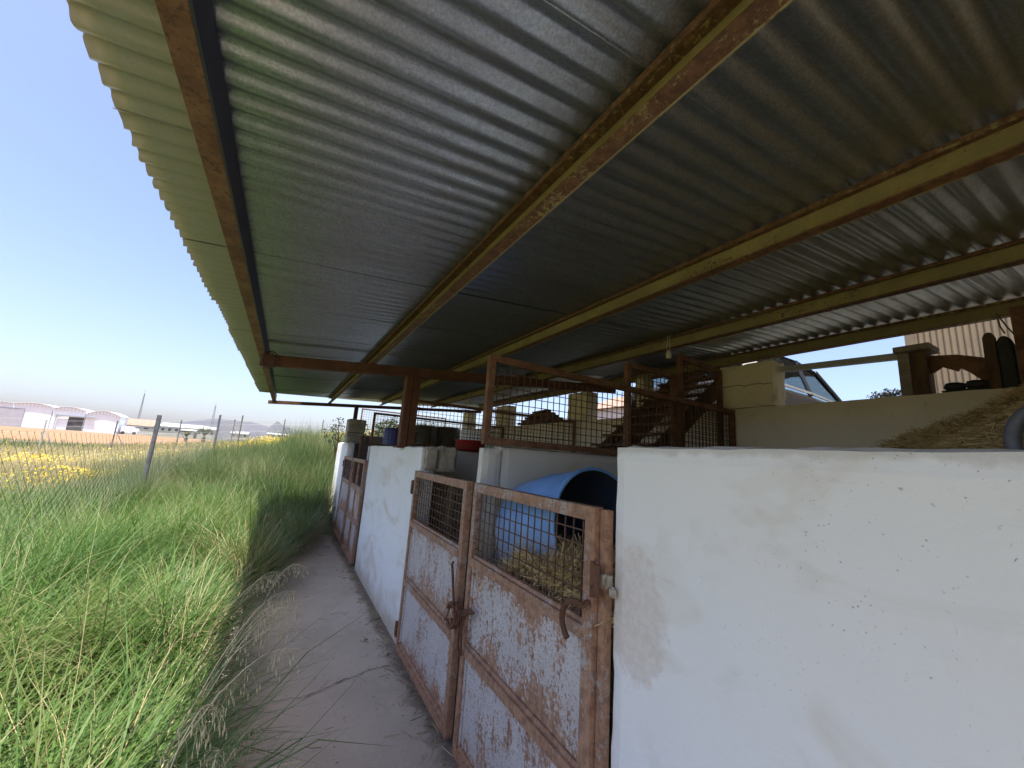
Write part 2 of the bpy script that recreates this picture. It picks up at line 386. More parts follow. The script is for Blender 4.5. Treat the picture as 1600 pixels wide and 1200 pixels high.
# path slab with an irregular left edge, and its crack
pe = [( -4,-.12),(0,-.12),(2,-.1),(2.6,-.08),(3.2,-.14),(4,-.16),(5,.0),(6,.2),(7,.55),(8.2,.9)]
def pedge(y): return float(np.interp(y, [p[0] for p in pe], [p[1] for p in pe]))
mb = MB(); ys = np.arange(-4, 8.3, .08)
L = [(pedge(y)-.13+.05*noise.noise((y*3, 0, 0)), y) for y in ys]
n = len(ys)
vs = []
for (xl, y) in L:
    for k in range(9):
        x = xl + (1.08-xl)*k/8
        vs.append((x, y, .006*noise.noise((x*2, y*2, 3)) + .002))
fs = [(i*9+k, i*9+k+1, (i+1)*9+k+1, (i+1)*9+k) for i in range(n-1) for k in range(8)]
mb.add(vs, fs, 0, True)
mb.add([(v[0], v[1], -.12) if q else v for i in range(n) for q in (0, 1) for v in [vs[i*9]]], [(2*i, 2*i+2, 2*i+3, 2*i+1) for i in range(n-1)])
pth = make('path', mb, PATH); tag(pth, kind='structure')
mb = MB(); P = [(-.3,2.78),(-.07,2.87),(.15,2.93),(.35,2.91),(.58,3.01),(.74,3.07),(.9,3.1)]
cp = []
for a, b in zip(P[:-1], P[1:]):
    for k in range(9):
        t = k/9; cp.append((a[0]+(b[0]-a[0])*t+random.uniform(-.006,.006), a[1]+(b[1]-a[1])*t+random.uniform(-.013,.013)))
vs = []; nn = len(cp)
for i, (x, y) in enumerate(cp):
    w = random.uniform(.002, .0085)*(1-.5*i/nn); vs += [(x, y-w, .0105), (x, y+w, .0105)]
mb.add(vs, [(2*i, 2*i+2, 2*i+3, 2*i+1) for i in range(nn-1)])
ck = make('crack', mb, DARK, fixn=False); ck.parent = pth

# ------------------------------------------------------------------ walls
def rwall(mb, x0, x1, y0, y1, z0, z1, st=.05, amp=.007, topamp=.008, seed=0, mi=0):
    """plastered wall: gridded box with uneven arrises"""
    def seg(a, b): return max(2, int(round((b-a)/st)))
    n = (seg(x0, x1), seg(y0, y1), seg(z0, z1)); lo = (x0, y0, z0); hi = (x1, y1, z1); idx = {}; vs = []; fs = []
    def vid(i):
        if i in idx: return idx[i]
        p = [lo[k]+(hi[k]-lo[k])*i[k]/n[k] for k in range(3)]
        q = Vector((p[0]*5+seed, p[1]*5, p[2]*5)); d = noise.noise_vector(q)
        q2 = Vector((p[0]*17+seed, p[1]*17, p[2]*17)); d2 = noise.noise_vector(q2)
        edge = sum(1 for k in range(3) if i[k] in (0, n[k]))
        f = amp*(.5 if edge == 1 else 1)
        p2 = [p[k]+d[k]*f*.6 for k in range(3)]
        if edge >= 2:   # round and chip the arris
            for k in range(3):
                if i[k] == 0: p2[k] += .007+abs(d2[k])*topamp
                elif i[k] == n[k]: p2[k] -= .007+abs(d2[k])*topamp
        elif i[2] == n[2]: p2[2] += d2[2]*topamp*.8
        if i[2] == 0: p2[2] = lo[2]
        idx[i] = len(vs); vs.append(p2); return idx[i]
    for ax in range(3):
        a, b = [(1,2),(0,2),(0,1)][ax]
        for side in (0, n[ax]):
            for i in range(n[a]):
                for j in range(n[b]):
                    q = []
                    for di, dj in ((0,0),(1,0),(1,1),(0,1)):
                        t = [0,0,0]; t[ax] = side; t[a] = i+di; t[b] = j+dj; q.append(vid(tuple(t)))
                    fs.append(tuple(q))
    mb.add(vs, fs, mi, False)
def wall(name, label, parts, mat, cat='wall', **kw):
    mb = MB()
    for k, p in enumerate(parts): rwall(mb, *p, seed=k*3.3+len(label), **kw)
    o = make(name, mb, mat); tag(o, label, cat); return o
w1 = wall('stable_wall', 'long white plastered wall filling the right foreground, pinkish bare patch beside the near door', [(1.0,1.13,-4,1.035,-.1,1.573)], WHITE)
w2 = wall('stable_wall', 'white plastered wall slab between second and far rusty doors, carrying the steel post', [(1.0,1.13,3.265,5.60,-.1,1.555)], WHITE)
w3 = wall('stable_wall', 'narrow white end of the front wall beyond the farthest rusty door, beside the weeds', [(1.0,1.13,7.82,9.4,-.1,1.60)], WHITE)
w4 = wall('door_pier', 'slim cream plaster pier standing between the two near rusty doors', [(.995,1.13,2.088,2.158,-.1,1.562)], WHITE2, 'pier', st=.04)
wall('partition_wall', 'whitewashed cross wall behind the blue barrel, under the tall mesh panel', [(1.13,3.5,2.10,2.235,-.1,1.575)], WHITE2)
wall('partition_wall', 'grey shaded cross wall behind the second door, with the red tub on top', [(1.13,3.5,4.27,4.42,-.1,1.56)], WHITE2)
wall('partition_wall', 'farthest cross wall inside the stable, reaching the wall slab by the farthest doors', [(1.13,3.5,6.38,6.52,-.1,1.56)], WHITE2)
wall('end_wall', 'low beige wall closing the far end of the stable below the wire mesh', [(1.14,3.5,8.5,8.70,-.1,1.78)], RENDER)
bw = wall('back_wall', 'high cream back wall of the stable with square pillars along its ledge', [(3.5,3.69,-4,8.9,-.1,2.10)], CREAM, st=.08)
for (a, b, zt) in ((1.75,2.24,2.50),(3.17,3.29,2.55),(4.14,4.58,2.50),(6.42,6.86,2.50),(8.2,8.55,2.5)):
    mb = MB(); rwall(mb, 3.485, 3.70, a, b, 2.095, zt, st=.05, amp=.012, topamp=.02, seed=a)
    make('pillar', mb, CREAM, bw)
# cracks across the first pillar (mortar joint) 
mb = MB(); pts = [(3.481, 1.77+.46*k/14, 2.29+random.uniform(-.012,.012)) for k in range(15)]
mb.tube(pts, .003, 5); make('joint_crack', mb, DARK, bw)
# broken block end on the second wall slab
mb = MB(); rwall(mb, 1.132, 1.30, 3.20, 3.38, 1.36, 1.56, st=.03, amp=.03, topamp=.03, seed=8)
rwall(mb, 1.005, 1.125, 3.19, 3.262, 1.37, 1.55, st=.02, amp=.02, topamp=.025, seed=5)
tag(make('broken_block', mb, RENDER), 'crumbling cracked block at the top corner of the white slab above the second door', 'block')
mb = MB(); rwall(mb, 1.0, 1.36, 8.15, 8.48, 1.60, 1.80, st=.05, amp=.02, seed=1)
tag(make('concrete_block', mb, BLOCK), 'rough grey concrete block at the far corner, lower one under the short post', 'block', 'corner blocks')
mb = MB(); rwall(mb, 1.0, 1.33, 8.16, 8.47, 1.805, 2.06, st=.05, amp=.02, seed=2)
tag(make('concrete_block', mb, BLOCK), 'rough grey concrete block at the far corner, upper one carrying the short post', 'block', 'corner blocks')
mb = MB(); mb.box(1.08, 1.15, 8.19, 8.25, 2.062, 2.288); tag(make('corner_post', mb, RUSTD), 'short steel post on the grey blocks, holding up the far cross beam', 'post')

# ------------------------------------------------------------------ roof
roof = thing('stable_roof', 'corrugated metal roof on rusty olive steel purlins over the stable', 'roof', (1.6, 2.2, 2.4))
SL = .083
def rz(x): return 2.372 + SL*x        # valley height of the sheets
PIT = .0765
XE, XB = -.515, 4.18  # back overhang lengthened out of view to cut sky light on the sheets
def yend(x): return min(9.2, 7.9 + (x-XE)*.42)
def sheet(y0, ncor, last=None):
    mb = MB(); jit = random.uniform(-.012, .012)
    xs = [XE+jit, XE+jit+.06, -.3, -.05, .3, .62, 1.1, 1.6, 2.1, 2.64, 3.2, 3.72, XB+random.uniform(-.02,.02)]
    ncor = ncor+1.0; ncol = int((ncor+.55)*10); vs = []; tilt = .0035
    for x in xs:
        for j in range(ncol+1):
            t = j/ncol; y = y0+(ncor+.55)*PIT*t
            ph = (y/PIT)*2*math.pi
            if last is not None: y = y0 + (yend(x)-y0)*t; ph = (y0/PIT + t*(ncor+.55))*2*math.pi
            dent = .004*noise.noise((x*1.3+y0*7, y*2.0, 1.5))
            ed = .006*noise.noise((y*40, y0, 2)) if x < -.4 else 0
            vs.append((x+ed, y, rz(x)+.0092*(1-math.cos(ph))+tilt*t+dent))
    fs = [(i*(ncol+1)+j, i*(ncol+1)+j+1, (i+1)*(ncol+1)+j+1, (i+1)*(ncol+1)+j) for i in range(len(xs)-1) for j in range(ncol)]
    mb.add(vs, fs, 0, True)
    o = make('roof_sheet', mb, GALV, roof, fixn=False)
    md = o.modifiers.new('thick', 'SOLIDIFY'); md.thickness = .0012; md.offset = 1
y = .54-.765*6
while y < 7.4: sheet(y, 10); y += .765
sheet(y, 14, 1)
def purlin(x, label=None, w=.052, h=.1):
    zb = 2.27+SL*x
    zb -= .0
    mb = MB(); y0, y1 = -4, 8.32; N = 60
    # C channel: web at +x, flanges towards -x with a small lip
    t = .006
    prof = [('w', x+w-t, x+w, zb, zb+h, 0), ('b', x, x+w-t-.0005, zb, zb+t, 1), ('t', x, x+w-t-.0005, zb+h-t, zb+h, 1)]
    prof += [('l2', x, x+t*.8, zb+h-t-.014, zb+h-t-.0005, 1)]
    for nm, xa, xb, za, zc, mi in prof: mb.box(xa, xb, y0, y1, za, zc, mi)
    o = make('purlin', mb, [PURL, PURLF], roof)
    if label: o['label'] = label
def eave_purlin(x):
    zb = 2.27+SL*x; mb = MB(); t = .006; w = .058; h = .1
    mb.box(x+w-t, x+w, -4, 8.32, zb, zb+h, 1); mb.box(x, x+w-t-.0005, -4, 8.32, zb, zb+t, 0); mb.box(x, x+w-t-.0005, -4, 8.32, zb+h-t, zb+h, 0)
    o = make('purlin', mb, [RUST, EAVEW], roof); o['label'] = 'rusty brown purlin nearest the eave'
EAVEW = simple('dark_bluish_web', (.035,.038,.06), (.055,.055,.075), 7, .6)  # dark bluish web of the eave purlin
eave_purlin(-.315)
for x in (.60, 1.55, 2.62, 3.74): purlin(x)
# cross beams
def beam(name, y, xa, xb, z0, sl, h, w, mat):
    mb = MB()
    mb.hexa([(xa,y-w/2,z0+sl*xa),(xb,y-w/2,z0+sl*xb),(xb,y+w/2,z0+sl*xb),(xa,y+w/2,z0+sl*xa),
             (xa,y-w/2,z0+sl*xa+h),(xb,y-w/2,z0+sl*xb+h),(xb,y+w/2,z0+sl*xb+h),(xa,y+w/2,z0+sl*xa+h)])
    return make(name, mb, mat, roof, .004)
b1 = beam('cross_beam', 3.95, -.29, 3.8, 2.166, SL, .098, .07, RUSTD)
b2 = beam('cross_beam', 8.22, -.37, 3.8, 2.205, .075, .06, .06, RUSTD)
b3 = beam('cross_beam', -2.6, -.29, 3.8, 2.166, SL, .098, .07, RUSTD)
mb = MB(); mb.box(.96, 1.025, 3.88, 3.995, 1.545, 2.247); mb.box(1.032, 1.10, 3.885, 3.99, 1.545, 2.252); mb.box(1.022, 1.035, 3.90, 3.98, 1.546, 2.24)
pp = thing('steel_post', 'rusty double steel post standing on the white wall slab and carrying the cross beam', 'post', (1.03, 3.94, 1.55))
make('post_channel', mb, RUSTD, pp, .003)
mb = MB(); mb.box(.93, 1.13, 3.86, 4.02, 1.536, 1.549); make('base_plate', mb, RUSTD, pp)
# wire coil hung on the beam end
mb = MB()
for k in range(5):
    r = random.uniform(.035, .06); c = (-.225+random.uniform(-.01,.01), 3.905-.004*k, 2.20+random.uniform(-.008,.008)); a0 = random.random()
    mb.tube([(c[0]+r*math.cos(a0+t*.4)*1.0, c[1]-.01*math.sin(t*.7+k), c[2]+r*1.25*math.sin(a0+t*.4)) for t in range(17)], .003, 5)
tag(make('wire_coil', mb, RUSTW), 'small coil of rusty wire hung on the eave end of the cross beam', 'wire')

# ------------------------------------------------------------------ mesh panels
def wiregrid(mb, o, u, v, du, dv, pitch, r=.0022, pv=None):
    """square wire mesh on the rectangle o + a*u + b*v"""
    o = Vector(o); u = Vector(u); v = Vector(v); pv = pv or pitch; nrm = u.cross(v).normalized()
    k = pitch*.6
    while k < du:
        e = random.uniform(-.002,.002); mb.bar(o+u*(k+e)+nrm*r, o+u*(k+random.uniform(-.002,.002))+v*dv+nrm*r, r*2, r*2); k += pitch
    k = pv*.6
    while k < dv:
        e = random.uniform(-.002,.002); mb.bar(o+v*(k+e)-nrm*r, o+v*(k+random.uniform(-.002,.002))+u*du-nrm*r, r*2, r*2); k += pv
def panel(label, a, b, z0, z1, posts=(), fw=.036, pitch=.045, top1=None, name='mesh_screen', bot=True, grp=None):
    """framed wire panel from plan point a to plan point b"""
    ax, ay = a; bx, by = b; L = math.hypot(bx-ax, by-ay); u = Vector(((bx-ax)/L, (by-ay)/L, 0)); top1 = z1 if top1 is None else top1
    t = thing(name, label, 'mesh screen', (ax, ay, z0), grp)
    P = lambda d, z: Vector((ax, ay, 0))+u*d+Vector((0,0,z))
    mb = MB(); mb.bar(P(fw,z1-fw/2), P(L-fw,top1-fw/2), fw*.9, fw); make('rail', mb, RUST, t, .002)
    if bot:
        mb = MB(); mb.bar(P(fw,z0+fw/2), P(L-fw,z0+fw/2), fw*.9, fw); make('rail', mb, RUST, t, .002)
    for d, zt in ((fw/2, z1), (L-fw/2, top1)):
        mb = MB(); mb.bar(P(d, z0), P(d, zt), fw, fw); make('stile', mb, RUST, t, .002)
    for d in posts:
        mb = MB(); mb.bar(P(d, z0+fw), P(d, z1+(top1-z1)*d/L-fw), fw*.8, fw*.8); make('stile', mb, RUST, t, .002)
    mb = MB(); wiregrid(mb, P(fw, z0+fw), u, (0,0,1), L-2*fw, min(z1, top1)-z0-2*fw+.01, pitch)
    make('wire_mesh', mb, RUSTW, t, fixn=False); return t
panel('long rusty mesh screen above the blue barrel, reaching from door pier to back wall', (1.0,2.11), (3.48,2.11), 1.578, 2.12, (1.17,), .042, .047, 2.075)
panel('tall rusty mesh gate panel behind the long panel, the lower one on its left', (2.24,2.205), (2.82,2.205), 1.578, 2.315, (), .04, .047)
panel('tall rusty mesh gate panel behind the long panel, the higher one by the cream pillar', (2.86,2.20), (3.45,2.20), 1.578, 2.50, (), .04, .047, 2.455)
panel('mesh panel on the cross wall behind the red tub', (1.14,4.365), (3.48,4.365), 1.563, 2.09, (), .034, .047)
panel('far mesh panel above the cross wall by the farthest doors, left of the double post', (1.14,6.45), (3.48,6.45), 1.563, 2.08, (), .034, .05)
panel('wide mesh screen above the low wall at the far end, seen against the sky', (1.42,9.6), (3.48,9.6), 1.785, 2.42, (), .03, .055, name='mesh_screen')
mb = MB(); mb.box(1.005, 1.05, 6.46, 6.50, 1.36, 1.70); tag(make('door_post', mb, RUSTD), 'short rusty post rising above the farthest pair of doors', 'post')

# ------------------------------------------------------------------ doors
def door(label, y0, y1, xo, zt, hinge='hi', mullion=False, meshz=.93):
    """steel door; outer face at xo, seen from -x side"""
    t = thing('stable_door', label, 'door', (xo+.02, (y0+y1)/2, 0)); d = .042; x0, x1 = xo, xo+d; fw = .046
    mb = MB(); z0 = .045
    mb.box(x0, x1, y0, y0+.05, z0, zt); mb.box(x0, x1, y1-.038, y1, z0, zt)
    mb.box(x0+.001, x1-.001, y0+.05, y1-.038, zt-.05, zt-.001)
    if mullion: mb.box(x0+.003, x1-.003, (y0+y1)/2-.02, (y0+y1)/2+.02, z0+.05, zt-.05)
    make('frame', mb, DOORF, t, .003)
    for zc in (meshz, .50, z0):
        mb = MB(); mb.prism([(x0-.004,zc),(x1-.002,zc),(x1-.002,zc+.056),(x0+.014,zc+.056),(x0+.012,zc+.042),(x0-.004,zc+.042)], 'y', y0+.0505, y1-.0385)
        make('rail', mb, DOORF, t, .003)
    for a, b in ((z0+.057, .499), (.557, meshz-.001)):
        mb = MB(); mb.box(x0+.022, x0+.026, y0+.0505, y1-.0385, a, b)
        # pressed border of the sheet
        for ya, yb in ((y0+.051, y0+.066), (y1-.054, y1-.039)): mb.box(x0+.012, x0+.0215, ya, yb, a, b)
        make('sheet_panel', mb, DOORP, t, .002)
    mb = MB(); wiregrid(mb, (x0+.02, y0+.05, meshz+.057), (0,1,0), (0,0,1), y1-y0-.088, zt-meshz-.105, .053, .0022, .05)
    make('wire_mesh', mb, RUSTW, t, fixn=False)
    yh = y1+.003 if hinge == 'hi' else y0-.003
    for zc in ((1.17, .12) if hinge == 'hi' else (1.075, .12)):
        mb = MB(); mb.tube([(x0-.004, yh, zc), (x0-.004, yh, zc+.11)], .009, 8); s = 1 if hinge == 'hi' else -1
        mb.box(x0-.010, x0-.0055, min(yh, yh+s*.035), max(yh, yh+s*.035), zc+.005, zc+.105); make('hinge', mb, RUSTD, t)
    return t
D1 = door('nearest rusty mesh-topped door with a horseshoe handle, in front of the blue barrel', 1.075, 2.075, .955, 1.358, 'lo')
D2 = door('second rusty mesh-topped door, beside the white wall slab', 2.175, 3.245, .955, 1.358, 'hi')
D3 = door('narrow rusty sheet door with a centre bar next to the white slab', 5.66, 6.66, .965, 1.355, 'hi', True)
D4 = door('farthest rusty door, half hidden by dry weeds at the end of the path', 6.78, 7.78, .97, 1.355, 'hi')
# jamb strip right of the nearest door and its hinge lump
mb = MB(); mb.box(.978, 1.008, 1.040, 1.070, .0, 1.352); tag(make('door_jamb', mb, DOORF), 'rusty steel angle fixed to the white wall end beside the nearest door', 'jamb')
mb = MB(); rwall(mb, .965, 1.01, 1.028, 1.075, 1.10, 1.16, st=.012, amp=.02, topamp=.012, seed=3); rwall(mb, .975, .999, 1.0, 1.03, 1.085, 1.12, st=.01, amp=.02, topamp=.01, seed=6)
make('mortar_lump', mb, RENDER, w1)
def arc(c, r, a0, a1, n, ex=1., plane='yz', x=0):
    return [(x, c[0]+r*math.cos(a0+(a1-a0)*k/n), c[1]+ex*r*math.sin(a0+(a1-a0)*k/n)) for k in range(n+1)]
# horseshoe handle on the nearest door
mb = MB(); pts = []
for k in range(15):
    a = rad(70+ (235-70)*k/14); pts.append((.915, 1.105-.075*math.cos(a)*1.0 + 0, .985+.068*math.sin(a)))
pts = [(.945,1.085,1.055)] + pts
mb.tube(pts, .0105, 8); make('horseshoe_handle', mb, RUSTD, D1)
mb = MB(); mb.box(.95, .96, 1.075, 1.13, 1.03, 1.065)
# latch: hook, ring and strap over the pier
lt = thing('door_latch', 'rusty latch of bent rod and horseshoe ring wired across the pier between the doors', 'latch', (.94, 2.1, .65))
mb = MB(); mb.tube([(.94,2.24,.90),(.925,2.215,.895),(.928,2.20,.84),(.93,2.17,.74),(.932,2.15,.70)], .007, 6); make('bolt', mb, RUSTD, lt)
mb = MB(); mb.tube([(.932,2.15,.70),(.93,2.19,.70),(.93,2.235,.62),(.932,2.27,.585)], .005, 6); make('rod', mb, RUSTD, lt)
mb = MB()
for k, dx in enumerate((0, -.022)):
    mb.tube([(.918+dx, 2.10+.055*math.cos(rad(a))+.004*k, .672+.058*math.sin(rad(a))) for a in range(20, 331, 18)], .0085, 8)
make('ring', mb, RUSTD, lt)
mb = MB()
for k in range(3):
    mb.tube([(.92-.006*k, 2.11, .655+.012*k), (.925, 2.04, .685+.012*k), (.938, 1.97, .72+.01*k), (.945, 1.93, .735)], .006, 6)
make('wire_tie', mb, RUSTD, lt)
mb = MB(); mb.tube([(.945,2.04,.69),(.925,2.02,.62),(.93,2.015,.55),(.94,2.03,.505)], .006, 6); mb.tube([(.94,2.055,.66),(.925,2.045,.60),(.925,2.045,.54),(.94,2.05,.50)], .006, 6); make('strap', mb, RUSTD, lt)

# ------------------------------------------------------------------ straw
def straws(C, D, Lh, W, up=None):
    """ribbon straws: centres C, directions D, half-lengths, widths -> V,F (crossed ribbons)"""
    n = len(C); D = D/np.linalg.norm(D, axis=1, keepdims=True)
    R = rng.normal(size=(n,3)); s1 = np.cross(D, R); s1 /= np.linalg.norm(s1, axis=1, keepdims=True)
    s2 = np.cross(D, s1)
    s1 = s1*W[:,None]*.5; s2 = s2*W[:,None]*.5; A = C-D*Lh[:,None]; B = C+D*Lh[:,None]; M = C + s2*3
    V = np.stack([A-s1, A+s1, M-s1, M+s1, B-s1, B+s1], 1).reshape(-1, 3)
    b = np.arange(n)[:,None]*6
    F = np.concatenate([b+np.array([[0,1,3,2]]), b+np.array([[2,3,5,4]])], 1).reshape(-1, 4)
    return V, F
def heap(name, label, hf, xr, yr, n, cat='straw', step=.08, Lr=(.05,.14), wr=(.003,.006), spill=None, up=.45):
    xs = np.arange(xr[0], xr[1]+1e-6, step); ys = np.arange(yr[0], yr[1]+1e-6, step); X, Yy = np.meshgrid(xs, ys); Z = hf(X, Yy)-.03
    nx, ny = len(xs), len(ys); V0 = np.stack([X.ravel(), Yy.ravel(), Z.ravel()], 1); ii = np.arange(nx*ny).reshape(ny, nx)
    F0 = np.stack([ii[:-1,:-1].ravel(), ii[:-1,1:].ravel(), ii[1:,1:].ravel(), ii[1:,:-1].ravel()], 1)
    cx = rng.uniform(*xr, n); cy = rng.uniform(*yr, n); cz = hf(cx, cy)+rng.uniform(-.03, .035, n)
    D = rng.normal(size=(n,3)); D[:,2] *= up; D[:,2] -= .0
    V1, F1 = straws(np.stack([cx,cy,cz],1), D, rng.uniform(*Lr, n)*.7, rng.uniform(*wr, n))
    V = np.concatenate([V0, V1]); F = np.concatenate([F0, F1+len(V0)]); mi = np.r_[np.zeros(len(F0)), np.ones(len(F1))]
    o = raw(name, V, F, [STRAWB, STRAW], mi); tag(o, label, cat); return o
def hay_h(x, y):
    z = 2.29-.55*np.abs(y+.30)-.40*np.maximum(2.7-x,0)-.12*np.maximum(x-2.7,0)+.05*np.sin(x*7)*np.sin(y*6)
    return np.where(z < 1.5, np.maximum(z-(1.5-z)*2.5, .1), z)
heap('straw_heap', 'golden straw heap piled behind the big white wall at the right, against the back wall', hay_h, (1.17, 3.46), (-2.6, 1.0), 150000, Lr=(.014,.055), wr=(.0016,.0032), up=.35)
def st_h(x, y):
    return 1.03+.05*np.exp(-((x-1.25)**2+(y-1.35)**2)/.03)-.35*np.maximum(y-1.55,0)-.10*np.maximum(x-1.3,0)+.03*np.sin(x*9+y*7)+.02*np.sin(x*23-y*17)
heap('straw_bedding', 'loose straw spilling under the blue barrel, behind the nearest door', st_h, (1.01, 1.9), (1.04, 2.08), 14000, up=.9, Lr=(.05,.13), wr=(.0025,.0045))
# grey bent pipe on the straw
mb = MB(); c = (1.55, .18, 1.625)
mb.tube([(c[0]+.0*k, c[1]+.06*math.cos(rad(a)), c[2]+.085*math.sin(rad(a))) for k, a in enumerate(range(-40, 201, 16))], .015, 10)
tag(make('bent_pipe', mb, GREYP), 'bent grey pipe lying on the straw heap at the right edge', 'pipe')

# ------------------------------------------------------------------ blue barrel (axis roughly along y)
A = Vector((1.375, 1.50, 1.20)); B = Vector((1.345, 2.055, 1.085)); ax = (B-A).normalized(); Lb = (B-A).length
bt = thing('blue_barrel', 'large open blue plastic barrel lying on straw behind the nearest door', 'barrel', tuple(A-Vector((0,0,.3))))
def ring(prof, mb, n=40, mi=0):
    e1 = ax.cross(Vector((0,0,1))).normalized(); e2 = e1.cross(ax)
    vs = [A+ax*h+(e1*math.cos(2*math.pi*j/n)+e2*math.sin(2*math.pi*j/n))*r for r, h in prof for j in range(n)]
    mb.add(vs, [(i*n+j, i*n+(j+1) % n, (i+1)*n+(j+1) % n, (i+1)*n+j) for i in range(len(prof)-1) for j in range(n)], mi, True)
R0 = .292
mb = MB(); ring([(R0-.012,0),(R0-.003,-.006),(R0+.004,.0),(R0+.004,.02),(R0-.002,.03),(R0,.12),(R0+.003,.24),(R0+.009,.26),(R0+.003,.28),(R0,.40),(R0-.006,Lb-.06),(R0-.03,Lb-.015),(R0-.06,Lb),(.02,Lb)], mb)
make('shell', mb, BLUE, bt, fixn=False)
mb = MB(); ring([(R0-.012,0),(R0-.016,.05),(R0-.016,Lb-.05),(R0-.06,Lb-.02),(.02,Lb-.012)], mb); make('shaded_inside', mb, BLUEIN, bt, fixn=False)
mb = MB(); rwall(mb, 1.18, 1.55, 1.62, 2.06, -.04, .80, st=.1, seed=4); tag(make('manger_block', mb, BLOCK), 'rough block plinth under the blue barrel, buried in straw', 'block')

# ------------------------------------------------------------------ things inside
def drum(label, x, y, z, r, h, mat, name='plastic_drum', grp=None):
    t = thing(name, label, 'drum', (x, y, z), grp); mb = MB()
    mb.lathe([(.01,0),(r*.95,0),(r,.02),(r,h*.3),(r*1.03,h*.33),(r,h*.36),(r,h*.63),(r*1.03,h*.66),(r,h*.69),(r,h-.03),(r*.96,h),(r*.9,h-.012),(.01,h-.012)], (x,y,z), 24)
    make('drum_body', mb, mat, t)
    mb = MB(); mb.lathe([(.03,h-.012),(.03,h+.012),(.005,h+.012)], (x+r*.55, y, z), 12); make('bung', mb, BLACK, t)
mb = MB(); rwall(mb, 1.45, 3.45, 7.0, 7.8, -.05, 1.02, st=.2, seed=9); tag(make('block_platform', mb, BLOCK), 'raised block platform under the drums at the far end of the stable', 'platform')
drum('navy blue drum at the far end, left of the double post', 1.75, 7.45, 1.03, .21, .88, DRUMB)
drum('big dark green drum at the far end, just right of the double post', 2.30, 7.4, 1.03, .24, .98, TANKG)
drum('big dark green drum at the far end, beside the navy drum above the tub', 2.76, 7.45, 1.03, .23, 1.0, TANKG)
drum('navy blue drum at the far end, above the red tub', 3.17, 7.35, 1.03, .2, .78, DRUMB)
t = thing('red_tub', 'round red plastic feed tub on the cross wall behind the second door', 'tub', (1.87, 4.28, 1.565)); mb = MB()
mb.lathe([(.01,.0),(.15,.0),(.165,.03),(.168,.10),(.178,.108),(.178,.118),(.162,.118),(.155,.03),(.01,.02)], (1.87,4.28,1.565), 28); make('bowl', mb, RED, t)
mb = MB(); mb.tube([(1.87+.172*math.cos(rad(a)), 4.28+.172*math.sin(rad(a)), 1.60) for a in range(0,361,15)], .004, 5); make('band', mb, RUSTW, t)
# leaning slatted ramp
t = thing('wooden_ramp', 'brown slatted wooden ramp leaning over the back wall ledge beside the cream pillar', 'ramp', (2.6, 2.6, 1.5))
for yy in (2.36, 2.80, 3.02):
    mb = MB(); mb.bar((2.0, yy, 1.03), (4.0, yy, 2.62), .045, .14); make('stringer', mb, WOODB, t, .004)
for k in range(15):
    f = (k+.5)/15; p = Vector((2.0, 0, 1.03)).lerp(Vector((4.0, 0, 2.62)), f); z = p.z+.085
    mb = MB(); mb.bar((p.x-.052, 2.33+random.uniform(-.02,.02), z), (p.x-.052, 3.05+random.uniform(-.02,.02), z), .085, .022); make('slat', mb, WOODB, t, .002)
mb = MB(); mb.box(1.9, 2.0, 2.34, 3.04, -.05, 1.02); mb.box(1.9, 2.02, 2.34, 3.04, 1.021, 1.06); make('foot_stand', mb, WOODB, t)
# board behind the second door
t = thing('upright_board', 'pale upright boards standing in the stall behind the second door', 'boards', (1.3, 3.6, 0))
for k in range(4):
    mb = MB(); y0 = 3.36+.16*k; mb.box(1.32+.004*(k % 2), 1.345, y0, y0+.152, 0, 1.30+random.uniform(-.03,.03)); make('plank', mb, WOODP, t, .002)
# lamp holders
def bulb(label, x, y, z0, z1):
    t = thing('lamp_holder', label, 'lamp holder', (x, y, z0), 'lamp holders hung from the purlins')
    mb = MB(); mb.tube([(x-.012,y,z0+.02),(x-.014,y+.01,(z0+z1)/2),(x-.008,y,z1+.08)], .0022, 5); mb.tube([(x+.004,y,z0+.02),(x+.006,y-.006,(z0+z1)/2),(x+.012,y,z1+.08)], .0022, 5); make('flex', mb, PVCW, t)
    mb = MB(); mb.lathe([(.004,.045),(.011,.042),(.014,.03),(.021,.022),(.021,-.02),(.017,-.024),(.008,-.02),(.008,0)], (x,y,z0), 16); make('socket', mb, PVCW, t)
bulb('empty white lamp holder on a doubled flex, hung above the tall mesh gates', 2.61, 2.10, 2.42, 2.52)
bulb('small white lamp holder hung far inside, above the red tub', 2.60, 6.15, 2.39, 2.50)

# ------------------------------------------------------------------ things on the back ledge
mb = MB(); mb.bar((3.6,1.74,2.415),(3.6,.99,2.385),.05,.045); tag(make('ledge_rail', mb, LIGHTM, bevel=.003), 'pale metal rail spanning the gap from the cream pillar to the wooden post', 'rail')
t = thing('wooden_post', 'dark wooden post with a pale plank cap on the back ledge', 'post', (3.6,.92,2.1))
mb = MB(); mb.box(3.54,3.66,.925,.985,2.10,2.388); make('pale_face', mb, WOODG, t, .003)
mb = MB(); mb.box(3.545,3.655,.845,.924,2.10,2.387); make('post', mb, WOODB, t, .003)
mb = MB(); mb.box(3.50,3.70,.815,.992,2.389,2.428); make('plank_cap', mb, WOODG, t, .003)
mb = MB(); mb.prism([(.845,2.36),(.72,2.345),(.60,2.30),(.60,2.155),(.625,2.155),(.68,2.225),(.715,2.255),(.725,2.235),(.79,2.275),(.845,2.235)], 'x', 3.60, 3.615); tag(make('rusty_bracket', mb, RUST), 'rusty cut steel plate between the wooden post and the round-topped stake', 'bracket')
mb = MB(); pr = [(.555,2.10),(.61,2.10),(.605,2.42),(.595,2.445),(.58,2.452),(.565,2.445),(.557,2.42)]
